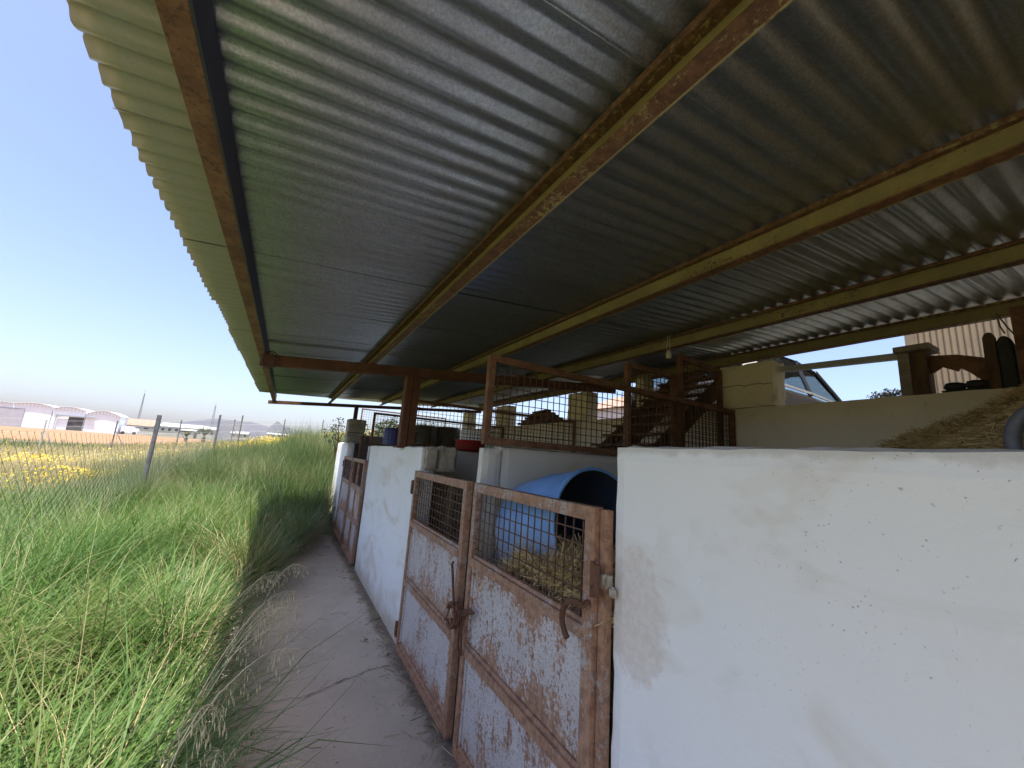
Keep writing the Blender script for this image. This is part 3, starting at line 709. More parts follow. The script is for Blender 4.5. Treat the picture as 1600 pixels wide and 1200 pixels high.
mb.prism(pr, 'x', 3.58, 3.63); tag(make('wooden_stake', mb, WOODB, bevel=.003), 'round-topped brown stake standing on the back ledge', 'stake')
mb = MB(); pr = [(.49,2.10),(.552,2.10),(.553,2.38),(.54,2.41),(.52,2.417),(.50,2.40),(.49,2.36)]
mb.prism(pr, 'x', 3.57, 3.64); tag(make('collar_pad', mb, BLACK, bevel=.01), 'black padded collar hung beside the round-topped stake', 'pad')
t = thing('roof_column', 'rusty steel column on the back ledge at the right edge, under the last purlin', 'column', (3.6,.44,2.1))
mb = MB(); mb.box(3.55,3.56,.40,.48,2.101,2.572); mb.box(3.63,3.64,.40,.48,2.101,2.572); mb.box(3.5602,3.6298,.435,.445,2.101,2.572); make('web', mb, RUST, t)
mb = MB(); mb.box(3.54,3.65,.385,.495,2.095,2.106); make('foot_plate', mb, RUSTD, t)
mb = MB(); mb.tube([(3.56,.53,2.55),(3.56,.525,2.47),(3.55,.51,2.42)], .004, 5); mb.tube([(3.56,.53,2.55),(3.57,.50,2.46),(3.56,.475,2.40),(3.56,.45,2.38)], .004, 5)
tag(make('hanging_cord', mb, GREYP), 'thin grey cord looped above the black pad', 'cord')
def boot(label, x, y, r):
    t = thing('old_shoe', label, 'shoe', (x,y,2.1), 'shoes on the back ledge'); mb = MB()
    mb.lathe([(.001,-.05),(.018,-.045),(.027,-.02),(.03,.01),(.026,.035),(.001,.05)], (x,y,2.136), 12, axis='y'); make('upper', mb, BLACK, t)
    mb = MB(); mb.box(x-.03,x+.03,y-.055,y+.055,2.103,2.112); make('sole', mb, BLACK, t, .004)
boot('black old shoe on the back ledge, nearer the round-topped stake', 3.56, .65, 0); boot('black old shoe on the back ledge, nearer the wooden post', 3.58, .745, 0)
# clutter between the far pillars: stacked planks and a crate
for k in range(5):
    mb = MB(); mb.bar((3.56+.02*(k % 2), 4.75+.1*k, 2.12+.045*k), (3.60, 6.1-.12*k, 2.13+.042*k), .10, .035)
    tag(make('plank', mb, WOODB, bevel=.003), 'dark weathered plank in the stack on the back ledge between the far pillars', 'plank', 'planks stacked on the back ledge')
# beige corrugated shed beyond; its unseen height and length added to block light
t = thing('beige_shed', 'beige corrugated metal shed in the upper yard, its unseen height raised to block light', 'shed', (10.5,0,1.7))
mb = MB(); vs = []; ny_ = 1500
for z in (1.65, 9.4):
    for j in range(ny_+1):
        y = 2.62-15*j/ny_; vs.append((10.5+-.035*abs(math.cos(math.pi*y/.085)), y, z))
mb.add(vs, [(j, j+1, ny_+2+j, ny_+1+j) for j in range(ny_)], 0, True); make('front_sheet', mb, BEIGE, t, fixn=False)
mb = MB(); mb.box(10.53,16,-12.3,2.60,1.65,9.38); make('shed_body', mb, BEIGE, t)
mb = MB(); mb.box(10.44,10.53,2.621,2.76,1.65,9.4); make('corner_trim', mb, BEIGE, t)
mb = MB(); mb.hexa([(10.2,-12.6,9.4),(16.2,-12.6,9.6),(16.2,2.9,9.6),(10.2,2.9,9.4),(10.2,-12.6,9.45),(16.2,-12.6,9.65),(16.2,2.9,9.65),(10.2,2.9,9.45)]); make('roof', mb, GALV, t)
mb = MB(); mb.box(10.42,10.44,-1,2.0,3.32,3.38); make('rail', mb, LIGHTM, t)
# pale house behind the far pillars
t = thing('pale_house', 'pale pink rendered house seen through the gaps behind the far pillars', 'house', (22,16,1.75))
mb = MB(); mb.box(20,27,13,24,1.7,5.6); make('wall', mb, PINK, t)
mb = MB(); mb.prism([(19.6,5.6),(27.4,5.6),(23.5,7.2)], 'y', 12.6, 24.4); make('roof', mb, HROOF, t)
mb = MB(); mb.box(19.96,20.02,17,18,2.9,4.1); make('window', mb, OPEND, t)
# car in the yard
def car(cx, cy, z0, ang):
    t = thing('parked_car', 'grey hatchback parked in the upper yard behind the cream pillar', 'car', (cx,cy,z0))
    t.rotation_euler = (0,0,ang)
    def mk(nm, mb, mt, par=t, bev=0):
        me_loc = [(p[0]+cx, p[1]+cy, p[2]+z0) for p in mb.v]; mb.v = me_loc; return make(nm, mb, mt, t, bev)
    w = .84
    def sect(x):   # half width / heights along the car
        return x
    mb = MB(); side = [(-1.95,.32),(-2.0,.62),(-1.93,.93),(-.2,.96),(1.05,.93),(1.85,.80),(2.02,.60),(1.98,.30)]
    vs = []; n = len(side)
    for yy, sc in ((-w,.98),(-w*.9,1.0),(w*.9,1.0),(w,.98)):
        for (px, pz) in side: vs.append((px*sc, yy, pz if abs(yy) < w else .32+(pz-.32)*.93))
    fs = [(k*n+i, k*n+(i+1) % n, (k+1)*n+(i+1) % n, (k+1)*n+i) for k in range(3) for i in range(n)]
    fs += [tuple(range(n)), tuple(range(4*n-1, 3*n-1, -1))]; mb.add(vs, fs, 0, False); mk('body', mb, CARP, bev=.03)
    # cabin: pillars and roof
    P = {'c':(-1.86,.95), 'ct':(-1.55,1.36), 'b':(-.22,.965), 'bt':(-.28,1.44), 'a':(1.10,.93), 'at':(.35,1.40)}
    for s in (-1, 1):
        lo, hi = s*(w-.03), s*(w-.17)
        for a, b, wd in (('c','ct',.16), ('b','bt',.075), ('a','at',.06)):
            mb = MB(); mb.bar((P[a][0], lo, P[a][1]-.03), (P[b][0], hi, P[b][1]), wd, .05); mk('door_pillar', mb, CARP, bev=.008)
        mb = MB(); mb.bar((P['c'][0], lo+s*.012, .955), (P['b'][0], lo+s*.012, .97), .02, .03); mb.bar((P['b'][0], lo+s*.012, .97), (P['a'][0], lo+s*.012, .94), .02, .03); mk('sill_trim', mb, CARTRIM)
        for (a, b) in (('c','b'), ('b','a')):
            mb = MB(); q = [(P[a][0], lo, P[a][1]), (P[b][0], lo, P[b][1]), (P[b+'t'][0], hi, P[b+'t'][1]), (P[a+'t'][0], hi, P[a+'t'][1])]
            mb.add(q + [(x, y-s*.006, z) for x, y, z in q], [(0,1,2,3),(7,6,5,4),(0,4,5,1),(1,5,6,2),(2,6,7,3),(3,7,4,0)]); mk('window', mb, GLASS)
        mb = MB(); mb.bar((-.05, s*(w+.005), .84), (-.24, s*(w+.005), .84), .02, .03); mk('door_handle', mb, BLACK)
        mb = MB(); mb.lathe([(.001,-.05),(.06,-.04),(.07,.0),(.055,.04),(.001,.05)], (.80, s*(w+.09), .90), 14, axis='x'); mk('mirror', mb, BLACK)
    mb = MB(); top = [(-1.58,1.36),(-1.0,1.435),(-.28,1.465),(.2,1.43),(.42,1.39)]; vs = []
    for (x, z) in top:
        for f, dz in ((-1,-.03),(-.8,.0),(0,.025),(.8,.0),(1,-.03)): vs.append((x, f*(w-.14), z+dz))
    k = 5; m = len(vs); vs += [(x, y, z-.03) for x, y, z in vs]
    fs = [(i*k+j, i*k+j+1, (i+1)*k+j+1, (i+1)*k+j) for i in range(4) for j in range(4)]; fs += [tuple(m+i for i in f[::-1]) for f in fs]
    mb.add(vs, fs, 0, True); mk('roof', mb, CARP)
    for nm, q in (('windscreen', [(1.10,-w+.06,.93),(1.10,w-.06,.93),(.38,w-.2,1.38),(.38,-w+.2,1.38)]), ('rear_window', [(-1.88,-w+.1,.96),(-1.88,w-.1,.96),(-1.58,w-.2,1.35),(-1.58,-w+.2,1.35)])):
        mb = MB(); mb.add(q + [(x-.006, y, z) for x, y, z in q], [(0,1,2,3),(7,6,5,4),(0,4,5,1),(1,5,6,2),(2,6,7,3),(3,7,4,0)]); mk(nm, mb, GLASS)
    for s in (-1, 1):
        mb = MB(); mb.box(-.55,-.40,s*.4-.17,s*.4+.17,.5,1.12); mb.box(-.54,-.42,s*.4-.12,s*.4+.12,1.13,1.31); mk('seat', mb, BLACK, bev=.03)
        for xx in (-1.25, 1.28):
            mb = MB(); mb.lathe([(.12,-.09),(.30,-.10),(.32,-.08),(.32,.08),(.30,.10),(.12,.09)], (xx, s*(w-.06), .32), 24, axis='y'); mk('wheel', mb, BLACK)
            mb = MB(); mb.lathe([(.01,-.09),(.2,-.095),(.205,.095),(.01,.09)], (xx, s*(w-.06), .32), 16, axis='y'); mk('wheel_rim', mb, LIGHTM)
    return t
car(6.25, 3.42, 1.68, rad(4))
def leafball(mb_list, c, r, n, size, flat=1., seed=0):
    g = np.random.default_rng(seed); d = g.normal(size=(n,3)); d /= np.linalg.norm(d, axis=1, keepdims=True)
    rr = r*(g.uniform(.25,1,n)**.5)*(1+.25*np.sin(d[:,0]*5+seed)*np.cos(d[:,1]*4))
    C = d*rr[:,None]; C[:,2] *= flat; C += np.array(c)
    u = g.normal(size=(n,3)); u /= np.linalg.norm(u, axis=1, keepdims=True); v = np.cross(u, g.normal(size=(n,3))); v /= np.linalg.norm(v, axis=1, keepdims=True)
    s = (size*g.uniform(.6,1.3,n))[:,None]
    V = np.stack([C-u*s, C+v*s*.4, C+u*s, C-v*s*.4], 1).reshape(-1,3); F = np.arange(n*4).reshape(-1,4)
    mb_list.append((V, F))
def bush(name, label, cat, balls, mat, stem, grp=None):
    t = thing(name, label, cat, stem, grp); acc = []
    for i, (c, r, n, s, fl) in enumerate(balls): leafball(acc, c, r, n, s, fl, i+int(abs(stem[0])*10))
    V = np.concatenate([a[0] for a in acc]); F = np.concatenate([a[1]+sum(len(b[0]) for b in acc[:k]) for k, a in enumerate(acc)])
    raw('foliage', V-np.array(stem), F, mat, parent=t)
    mb = MB()
    for (c, r, n, s, fl) in balls: mb.tube([stem, ((stem[0]+c[0])/2+.03, (stem[1]+c[1])/2, (stem[2]*.4+c[2]*.6)), c], [.03,.02,.008], 6)
    make('stem', mb, WOODB, t)
bush('yard_bush', 'small dark rounded bush in the upper yard beyond the pale rail', 'bush', [((8.2,2.42,2.78),.25,1500,.028,.9),((8.25,2.2,2.68),.2,900,.028,.9)], BUSHD, (8.2,2.4,1.72))
bush('corner_shrub', 'thin shrub growing behind the far corner of the stable wall', 'shrub', [((.95,10.3,1.75),.22,260,.03,1.1),((1.05,10.4,2.05),.16,110,.03,1.3),((1.6,10.8,1.9),.35,300,.035,.9)], BUSHL, (1.1,10.4,1.1))
for i, (x, y, r) in enumerate(((2.6,11.5,.55),(3.8,12.5,.6))):
    bush('hedge_bush', ('low dark bush behind the far end wall, behind the green drums', 'low dark bush behind the far end wall, farther right behind the navy drum')[i], 'bush', [((x,y,2.0),r,700,.06,.8)], BUSHL, (x,y,1.5))

# ------------------------------------------------------------------ grass
def blades(P, hdg, Ln, W, bend, seg=4, droop=1.0):
    """P base points (n,3); arching ribbons"""
    n = len(P); d = np.stack([np.cos(hdg), np.sin(hdg), 0*hdg], 1); side = np.stack([-np.sin(hdg), np.cos(hdg), 0*hdg], 1)
    tw = rng.uniform(-.6,.6,n)[:,None]; side = side*np.cos(tw) + d*np.sin(tw)
    rows = []; p = P.copy(); a = rng.uniform(.0,.25,n)
    for k in range(seg+1):
        t = k/seg; w = (W*(1-t**1.6)*(.6+.8*min(t*3,1)*.5) + .0006)[:,None]
        rows.append(p-side*w/2); rows.append(p+side*w/2)
        a = a + bend/seg*(.5+droop*t)
        st = (Ln/seg)[:,None]
        p = p + st*(d*np.sin(a)[:,None] + np.array([0,0,1])*np.cos(a)[:,None])
    V = np.stack(rows, 1).reshape(-1,3); m = 2*(seg+1); b = np.arange(n)[:,None]*m
    F = np.concatenate([b+np.array([[2*k,2*k+1,2*k+3,2*k+2]]) for k in range(seg)], 1).reshape(-1,4)
    return V, F
def clumps(n, xr, yr, keep, per, spread, L, W, bend, seg=4, edge=.0):
    cx = rng.uniform(*xr, n); cy = rng.uniform(*yr, n); k = keep(cx, cy) > rng.uniform(0,1,n); cx, cy = cx[k], cy[k]
    per_n = rng.integers(per[0], per[1], len(cx)); ci = np.repeat(np.arange(len(cx)), per_n); m = len(ci)
    ang = rng.uniform(0, 2*math.pi, m); r = spread*np.sqrt(rng.uniform(0,1,m))
    x = cx[ci]+r*np.cos(ang); y = cy[ci]+r*np.sin(ang)
    ok = (x < np.interp(y, [p[0] for p in pe], [p[1] for p in pe])+edge-.15*np.clip((5.5-y)/2,0,1)) | (y > 9.6)
    x, y, ang, ci = x[ok], y[ok], ang[ok], ci[ok]; m = len(x)
    z = H(x, y)+rough(x, y)-.07
    hs = (rng.uniform(.65,1.2,len(cx))*(.72+.85*np.array([noise.noise((a*1.1, b*1.1, 0))+.42 for a, b in zip(cx, cy)])))[ci]
    lean = rng.uniform(0, 2*math.pi, len(cx))[ci]
    hd = np.where(rng.uniform(0,1,m) < .35, lean+rng.normal(0,.4,m), ang+rng.normal(0,.5,m))
    Ln = rng.uniform(*L, m)*hs; Wd = rng.uniform(*W, m); bd = rng.uniform(*bend, m)
    return blades(np.stack([x,y,z],1), hd, Ln, Wd, bd, seg)
def put(name, sets, mats, kind='stuff', label=None, cat=None):
    V = np.concatenate([s[0] for s, _ in sets]); off = np.cumsum([0]+[len(s[0]) for s, _ in sets[:-1]])
    F = np.concatenate([s[1]+o for (s, _), o in zip(sets, off)]); mi = np.concatenate([np.full(len(s[1]), k) for s, k in sets])
    o = raw(name, V, F, mats, mi, smooth=True); tag(o, label, cat, None, kind); return o
near_keep = lambda x, y: np.where(x < -.1, 1, .7)*np.where((y < 9.5), 1, .6)
def pk(x, y):   # thinner, taller-to-shorter fringe at the path side
    return np.ones_like(x)
sets = [(clumps(1500, (-3.2,.0), (.4,4.2), pk, (34,60), .11, (.40,.82), (.006,.015), (.7,2.4)), 0),
        (clumps(1500, (-3.4,.6), (4.0,9.5), pk, (26,44), .13, (.42,.86), (.006,.012), (.6,2.2)), 0),
        (clumps(300, (-3.2,.1), (.4,8.5), pk, (5,14), .12, (.45,.95), (.002,.004), (.4,1.6)), 1),
        (clumps(900, (-3.0,.0), (.5,7), pk, (5,12), .13, (.45,.85), (.010,.018), (.8,2.4)), 0)]
put('tall_grass', sets, [GRASS, DRY], label='tall bright green grass growing along the path edge', cat='grass')
sets = [(clumps(2600, (-3.6,1.0), (8.2,17), lambda x, y: np.where((x > .95) & (y < 9.6), 0, ss(-3.8,-1.8,x)+.25), (22,40), .16, (.45,.95), (.005,.010), (.2,1.3)), 0),
        (clumps(1400, (1.0,9), (9.8,22), pk, (12,22), .2, (.4,.8), (.006,.012), (.2,1.3)), 0)]
put('bank_weeds', sets, [BANKG, DRY], label='dense green weeds covering the bank beyond the end of the path', cat='weeds')
sets = [(clumps(1100, (-.7,.75), (3.0,8.3), lambda x, y: (x > np.interp(y,[4,6,8],[-.55,-.3,.1])).astype(float), (10,22), .12, (.35,.75), (.003,.006), (.8,2.2)), 0),
        (clumps(260, (-.5,.0), (1.0,4.6), pk, (6,14), .12, (.4,.8), (.003,.006), (.8,2.2)), 0)]
put('dry_grass', sets, [DRY, DRY], label='straw coloured dry grass flopping over the path edge', cat='grass')
# field beyond the fence
fk = lambda x, y: np.clip(.35+.65*ss(.2,.6,np.sin(x*.35+1)*np.cos(y*.22)+.5), 0, 1)
sets = [(clumps(5200, (-16,-2.3), (3,24), fk, (9,18), .3, (.16,.40), (.006,.013), (.2,1.5), 3), 0),
        (clumps(6500, (-34,4), (16,46), fk, (7,14), .5, (.2,.5), (.012,.03), (.2,1.4), 2), 0),
        (clumps(900, (-14,-2.6), (4,22), lambda x, y: ss(-9,-3,x), (14,26), .3, (.25,.5), (.006,.012), (.2,1.5), 3), 1),
        (clumps(1500, (-34,4), (41,50), pk, (8,14), .6, (.3,.6), (.02,.05), (.2,1.4), 2), 1)]
put('field_grass', sets, [FIELD, BANKG], label='dry yellowish field grass beyond the wire fence', cat='grass')
# yellow flowers
def flowers(cl, n_per, spread, size, hgt):
    Vs = []; k = 0
    c = np.array(cl); ci = np.repeat(np.arange(len(c)), n_per); n = len(ci)
    x = c[ci,0]+rng.normal(0,spread,n)*c[ci,2]; y = c[ci,1]+rng.normal(0,spread,n)*c[ci,2]
    z = H(x,y)+rough(x,y)-.05+rng.uniform(*hgt,n); s = rng.uniform(*size,n)
    C = np.stack([x,y,z],1); a = rng.normal(size=(n,3))*.45+np.array([0,-.35,1]); a /= np.linalg.norm(a,axis=1,keepdims=True)
    u = np.cross(a, rng.normal(size=(n,3))); u /= np.linalg.norm(u,axis=1,keepdims=True); v = np.cross(a,u)
    V = np.stack([C+(u*math.cos(t)+v*math.sin(t))*s[:,None] for t in np.linspace(0,2*math.pi,7)[:-1]],1).reshape(-1,3)
    b = np.arange(n)[:,None]*6; F = np.concatenate([b+np.array([[0,1,2,3]]), b+np.array([[0,3,4,5]])],1).reshape(-1,4)
    return V, F
cl1 = [(rng.uniform(-15,-3.0), rng.uniform(6,26), rng.uniform(.5,1.2)) for _ in range(110)]
cl2 = [(rng.uniform(-32,3), rng.uniform(18,41), rng.uniform(.8,2)) for _ in range(80)]
cl3 = [(rng.uniform(-1.5,4), rng.uniform(17,27), rng.uniform(.5,1.2)) for _ in range(45)]
big = [(-4.6,15.2,.9),(-4.3,15.6,.8),(-5.0,16,.9),(-4.2,14.6,.6),(-3.0,26,1.2),(-2.6,27,1.3),(-2.2,25.5,1.0),(-8.5,22,.8),(-8.0,22.5,.9),(-5.6,9.6,.5)]
sets = [(flowers(cl1, 15, .8, (.016,.03), (.10,.34)), 0), (flowers(cl2, 15, .7, (.022,.045), (.15,.45)), 0), (flowers(cl3, 40, .5, (.02,.04), (.3,.7)), 0), (flowers(big, 120, .42, (.018,.034), (.15,.5)), 0)]
put('yellow_flowers', sets, [FLOW], label='small yellow flowers scattered over the dry field', cat='flowers')
# wild oat stalks leaning over the path
mb = MB()
oats = [((-.32,1.55),(.5,.35),.95),((-.28,1.75),(.45,.75),1.0),((-.25,2.0),(.42,.55),.85),((-.3,2.2),(.5,.2),.8),((-.2,1.45),(.15,.12),.95),((-.22,2.5),(.4,.55),.7),
        ((-.05,1.32),(.02,.25),.8),((-.2,2.9),(.45,.1),.65),((-.3,3.3),(.45,.3),.7),((-.2,3.7),(.35,.1),.65),((.02,4.2),(.3,-.1),.6),((-.35,1.25),(.55,.25),.75),((-.1,1.2),(.45,.5),.5),((-.12,1.6),(.2,.42),.55)]
for (bx, by), (lx, ly), L in oats:
    pts = []; 
    for k in range(11):
        t = k/10; pts.append((bx+lx*t**1.3+random.uniform(-.003,.003), by+ly*t**1.3, max(.01, L*.78*math.sin(min(t*1.9, 2.2)) )))
    mb.tube(pts, [.0028-.0015*k/10 for k in range(11)], 4, cap=False)
    for k in range(34):
        f = random.uniform(.62, 1.0); i = int(f*10); q = Vector(pts[min(i,9)]).lerp(Vector(pts[min(i+1,10)]), f*10-i)
        e = q+Vector((random.uniform(-.05,.05), random.uniform(-.05,.05), random.uniform(-.09,-.015)))
        mb.tube([q, q.lerp(e,.5)+Vector((0,0,.012)), e], [.0005,.0005,.0006], 3, cap=False); mb.tube([e, e+Vector((.001,0,-.008)), e+Vector((.002,0,-.022))], [.0007,.0025,.0004], 4, cap=False)
o = make('wild_oats', mb, OAT, fixn=False); tag(o, 'pale wild oat stalks with drooping seed heads leaning over the path', 'stalks', kind='stuff')
# litter: small stones on the path by the walls
for k, (x, y, r) in enumerate(((.86,1.9,.012),(.9,3.25,.016),(.93,3.18,.011),(.80,3.55,.014),(.88,3.3,.008),(.55,1.6,.007))):
    mb = MB(); prof = [(.001,-r*.6),(r*.8,-r*.4),(r,0),(r*.7,r*.5),(.001,r*.65)]; mb.lathe(prof, (x,y,r*.55), 9)
    mb.v = [(p[0]+.25*r*noise.noise(Vector(p)*90), p[1]+.25*r*noise.noise(Vector(p)*70), p[2]) for p in mb.v]
    tag(make('stone', mb, BLOCK), 'crumb of fallen plaster lying on the path by the doors', 'stone', 'crumbs of plaster on the path')

# bits of straw, chaff and grit swept along the path
n = 2600; ly = rng.uniform(.8, 8, n); side = rng.uniform(0,1,n)
lx = np.where(side < .5, .985-np.abs(rng.normal(0,.07,n)), np.where(side < .8, np.interp(ly,[p[0] for p in pe],[p[1] for p in pe])+np.abs(rng.normal(0,.15,n)), rng.uniform(-.1,.95,n)))
D = rng.normal(size=(n,3)); D[:,2] *= .08
LV, LF = straws(np.stack([lx,ly,np.full(n,.012)],1), D, np.where(rng.uniform(0,1,n) < .6, rng.uniform(.003,.008,n), rng.uniform(.012,.05,n)), rng.uniform(.002,.005,n))
GRIT = m_leaf('chaff_and_grit', [(.10,.075,.05), (.30,.23,.14), (.50,.40,.24), (.16,.12,.08)], .05)
tag(raw('path_litter', LV, LF, GRIT), 'chaff, straw bits and grit lying along the edges of the path', 'litter', None, 'stuff')
# ------------------------------------------------------------------ fences
def chain(mb, x, y0, y1, z0f, h, pitch, r):
    k = y0-h
    while k < y1:
        for s in (1, -1):
            a = k if s > 0 else k+h; b = k+h if s > 0 else k
            # clip to [y0,y1]
            ts = sorted([(y0-a)/(b-a), (y1-a)/(b-a)]); t0, t1 = max(0, ts[0]), min(1, ts[1])
            if t1-t0 > .02:
                ya, yb = a+(b-a)*t0, a+(b-a)*t1
                mb.bar((x+.002*s, ya, z0f(ya)+h*t0), (x+.002*s, yb, z0f(yb)+h*t1), r*2, r*2)
        k += pitch*1.414
fz = lambda y: float(H(-2.0, y))
ft = thing('wire_fence', 'chain-link wire fence with grey steel posts between the long grass and the field', 'fence', (-2,9.2,0))
for y in (3.4, 9.15, 16.2, 23.5):
    mb = MB(); z = fz(y); mb.bar((-2.0,y,z-.1),(-2.0+.0,y+.03,z+1.80),.055,.055); make('post', mb, STEELG, ft)
mb = MB(); chain(mb, -2.0, 3.4, 24, fz, 1.45, .085, .0010); make('wire_mesh', mb, FWIRE, ft, fixn=False)
mb = MB()
for zz in (.3, 1.46): mb.tube([(-2.0, y, fz(y)+zz) for y in np.arange(3.4, 24.1, .8)], .0018, 4)
make('line_wire', mb, LIGHTM, ft)
ff = thing('field_fence', 'far wire fence with braced thin posts crossing the field', 'fence', (-8,36,0))
fp = [(-21,38),(-17,37.4),(-13.35,36.5),(-9.9,36),(-6.5,35.5),(-3.4,35),(-.25,35),(2.4,35),(5.4,35)]
for x, y in fp:
    z = float(H(x,y))-.05; mb = MB(); mb.bar((x,y,z),(x-.0,y,z+1.95),.06,.06); make('post', mb, LIGHTM if x < -12 else STEELG, ff)
    mb = MB(); mb.bar((x,y,z+1.3),(x+.75,y+.1,z),.035,.035); make('brace', mb, LIGHTM if x < -12 else STEELG, ff)
mb = MB()
for hh in (.5, 1.0, 1.5, 1.85): mb.tube([(x,y,float(H(x,y))+hh) for x, y in fp], .006, 4)
make('line_wire', mb, LIGHTM, ff)

# ------------------------------------------------------------------ far buildings
t = thing('warehouse', 'long white warehouse with three shallow arched bays beyond the brown soil', 'warehouse', (-55,152,.8))
G0 = .6
bays = [(-120,-93.5,6.9,7.6),(-93.3,-61.6,6.8,7.35),(-61.4,-54.3,6.7,7.25),(-54.15,-47.9,6.4,7.0),(-47.75,-40.8,5.6,6.7)]
for k, (a, b, ze, zp) in enumerate(bays):
    mb = MB(); n = 14; arcp = [(a+(b-a)*i/n, ze+(zp-ze)*math.sin(math.pi*i/n)**.8) for i in range(n+1)]
    mb.prism([(a,G0-.5)]+arcp+[(b,G0-.5)], 'y', 150, 156); make('bay_wall', mb, WBUILD, t)
    mb = MB(); vs = []
    for (x, z) in arcp: vs += [(x,149.6,z+.05),(x,156.4,z+.05),(x,149.6,z+.16),(x,156.4,z+.16)]
    fs = []
    for i in range(n): q = 4*i; fs += [(q,q+4,q+5,q+1),(q+2,q+3,q+7,q+6),(q,q+2,q+6,q+4),(q+1,q+5,q+7,q+3)]
    fs += [(0,1,3,2),(4*n,4*n+2,4*n+3,4*n+1)]; mb.add(vs, fs); make('vault_roof', mb, WBUILD, t)
    mb = MB(); lowp = [(x, max(ze-.15, z-.75)) for x, z in arcp]; vs = []
    for (x, z), (x2, z2) in zip(arcp, lowp): vs += [(x,149.93,z-.05),(x2,149.93,z2-.12),(x,149.985,z-.05),(x2,149.985,z2-.12)]
    fs = []
    for i in range(n): q = 4*i; fs += [(q,q+1,q+5,q+4),(q+2,q+6,q+7,q+3)]
    mb.add(vs, fs); make('arch_fascia', mb, FASC, t)
mb = MB(); mb.box(-90,-59.2,149.86,149.97,G0,5.7); make('shaded_opening', mb, OPENG, t)  # grey sheet on the wall; shade inside the open bay put into its colour
mb = MB(); mb.box(-50.9,-48.0,149.86,149.97,G0,4.55); make('doorway', mb, OPEND, t)
mb = MB(); mb.box(-53.2,-46.0,149.5,149.85,4.6,4.85); make('door_track', mb, HGREY, t)
mb = MB(); mb.box(-53.3,-53.15,149.6,149.8,G0,5.0); make('drain_pipe', mb, OPENG, t)
mb = MB(); mb.box(-58.9,-47,148.8,149.4,G0-.3,1.05); make('loading_kerb', mb, HWALL, t)
def house(label, x0, x1, y0, y1, z0, ze, zp, wm, rm, win=2, name='house'):
    t = thing(name, label, 'building', ((x0+x1)/2, y0, z0)); mb = MB(); mb.box(x0,x1,y0,y1,z0-1,ze); make('wall', mb, wm, t)
    mb = MB(); o_ = .4
    mb.prism([(y0-o_,ze-.05),(y1+o_,ze-.05),((y0+y1)/2,zp)], 'x', x0-o_, x1+o_); make('roof', mb, rm, t)
    for k in range(win):
        xc = x0+(k+.5)*(x1-x0)/win; mb = MB(); mb.box(xc-.6,xc+.6,y0-.06,y0+.02,z0+(ze-z0)*.35,z0+(ze-z0)*.8); make('window', mb, OPEND, t)
house('brown-roofed building just right of the white warehouse', -54.5,-44.5,198,208,1,4.4,6.9,HWALL,HROOF,3)
house('long low building with a grey roof right of the brown-roofed one', -62,-44,290,302,1.5,6.4,8.6,HWALL,HGREY,6)
house('pale house with a grey roof behind the garden wall, near the palm', -44,-33,262,272,2,6.0,7.6,HWALL,HGREY,4)
house('small green-fronted building half way along the garden wall', -41.5,-36.5,230,236,1.5,4.2,4.9,TANKG,HGREY,1)
house('small pale building farthest right, behind the palm', -30,-21,300,310,3,5.6,7.0,HWALL,HGREY,3)
house('low pale house seen over the field left of the pointed mountain', -10,2,280,290,4.6,6.5,7.4,HWALL,HGREY,3)
mb = MB(); mb.box(-53,-31,194,194.4,0,3.0); mb.box(-53,-31,193.9,194.5,3.001,3.15); tag(make('garden_wall', mb, HWALL), 'long pale garden wall in front of the distant houses', 'wall')
t = thing('box_van', 'white box van parked against the right end of the warehouse', 'van', (-38.5,150,1)); mb = MB(); mb.box(-40.2,-38.1,150,154,1.5,3.3); make('cargo_box', mb, WBUILD, t)
mb = MB(); mb.prism([(-38.05,1.4),(-36.7,1.4),(-36.7,2.1),(-37.1,2.75),(-38.05,2.8)], 'y', 150.1, 152.2); make('cab', mb, WBUILD, t)
for xx in (-39.7,-37.3):
    mb = MB(); mb.lathe([(.01,-.12),(.42,-.12),(.42,.12),(.01,.12)], (xx,150.1,1.42), 16, axis='y'); make('wheel', mb, BLACK, t)
def mast(label, x, y, z0, h, r):
    t = thing('radio_mast', label, 'mast', (x,y,z0), 'radio masts on the horizon'); 
    for k in range(3):
        a = 2*math.pi*k/3; mb = MB(); mb.tube([(x+r*math.cos(a),y+r*math.sin(a),z0-2),(x+r*.25*math.cos(a),y+r*.25*math.sin(a),z0+h)], .12, 5); make('leg', mb, HGREY, t)
    mb = MB(); n = 16
    for i in range(n):
        f0, f1 = i/n, (i+1)/n
        for k in range(3):
            a, b = 2*math.pi*k/3, 2*math.pi*(k+1)/3; q = lambda f, w: (x+r*(1-.75*f)*math.cos(w), y+r*(1-.75*f)*math.sin(w), z0+h*f)
            mb.bar(q(f0,a), q(f1,b), .1)
    make('lattice', mb, HGREY, t); mb = MB(); mb.tube([(x,y,z0+h),(x,y,z0+h*1.14)], .06, 5); make('antenna', mb, HGREY, t)
mast('tall thin radio mast above the brown-roofed building', -74.2, 300, 4, 20, .7)
mast('thicker shorter radio mast above the palm tuft', -40.4, 300, 5, 16.5, 1.0)
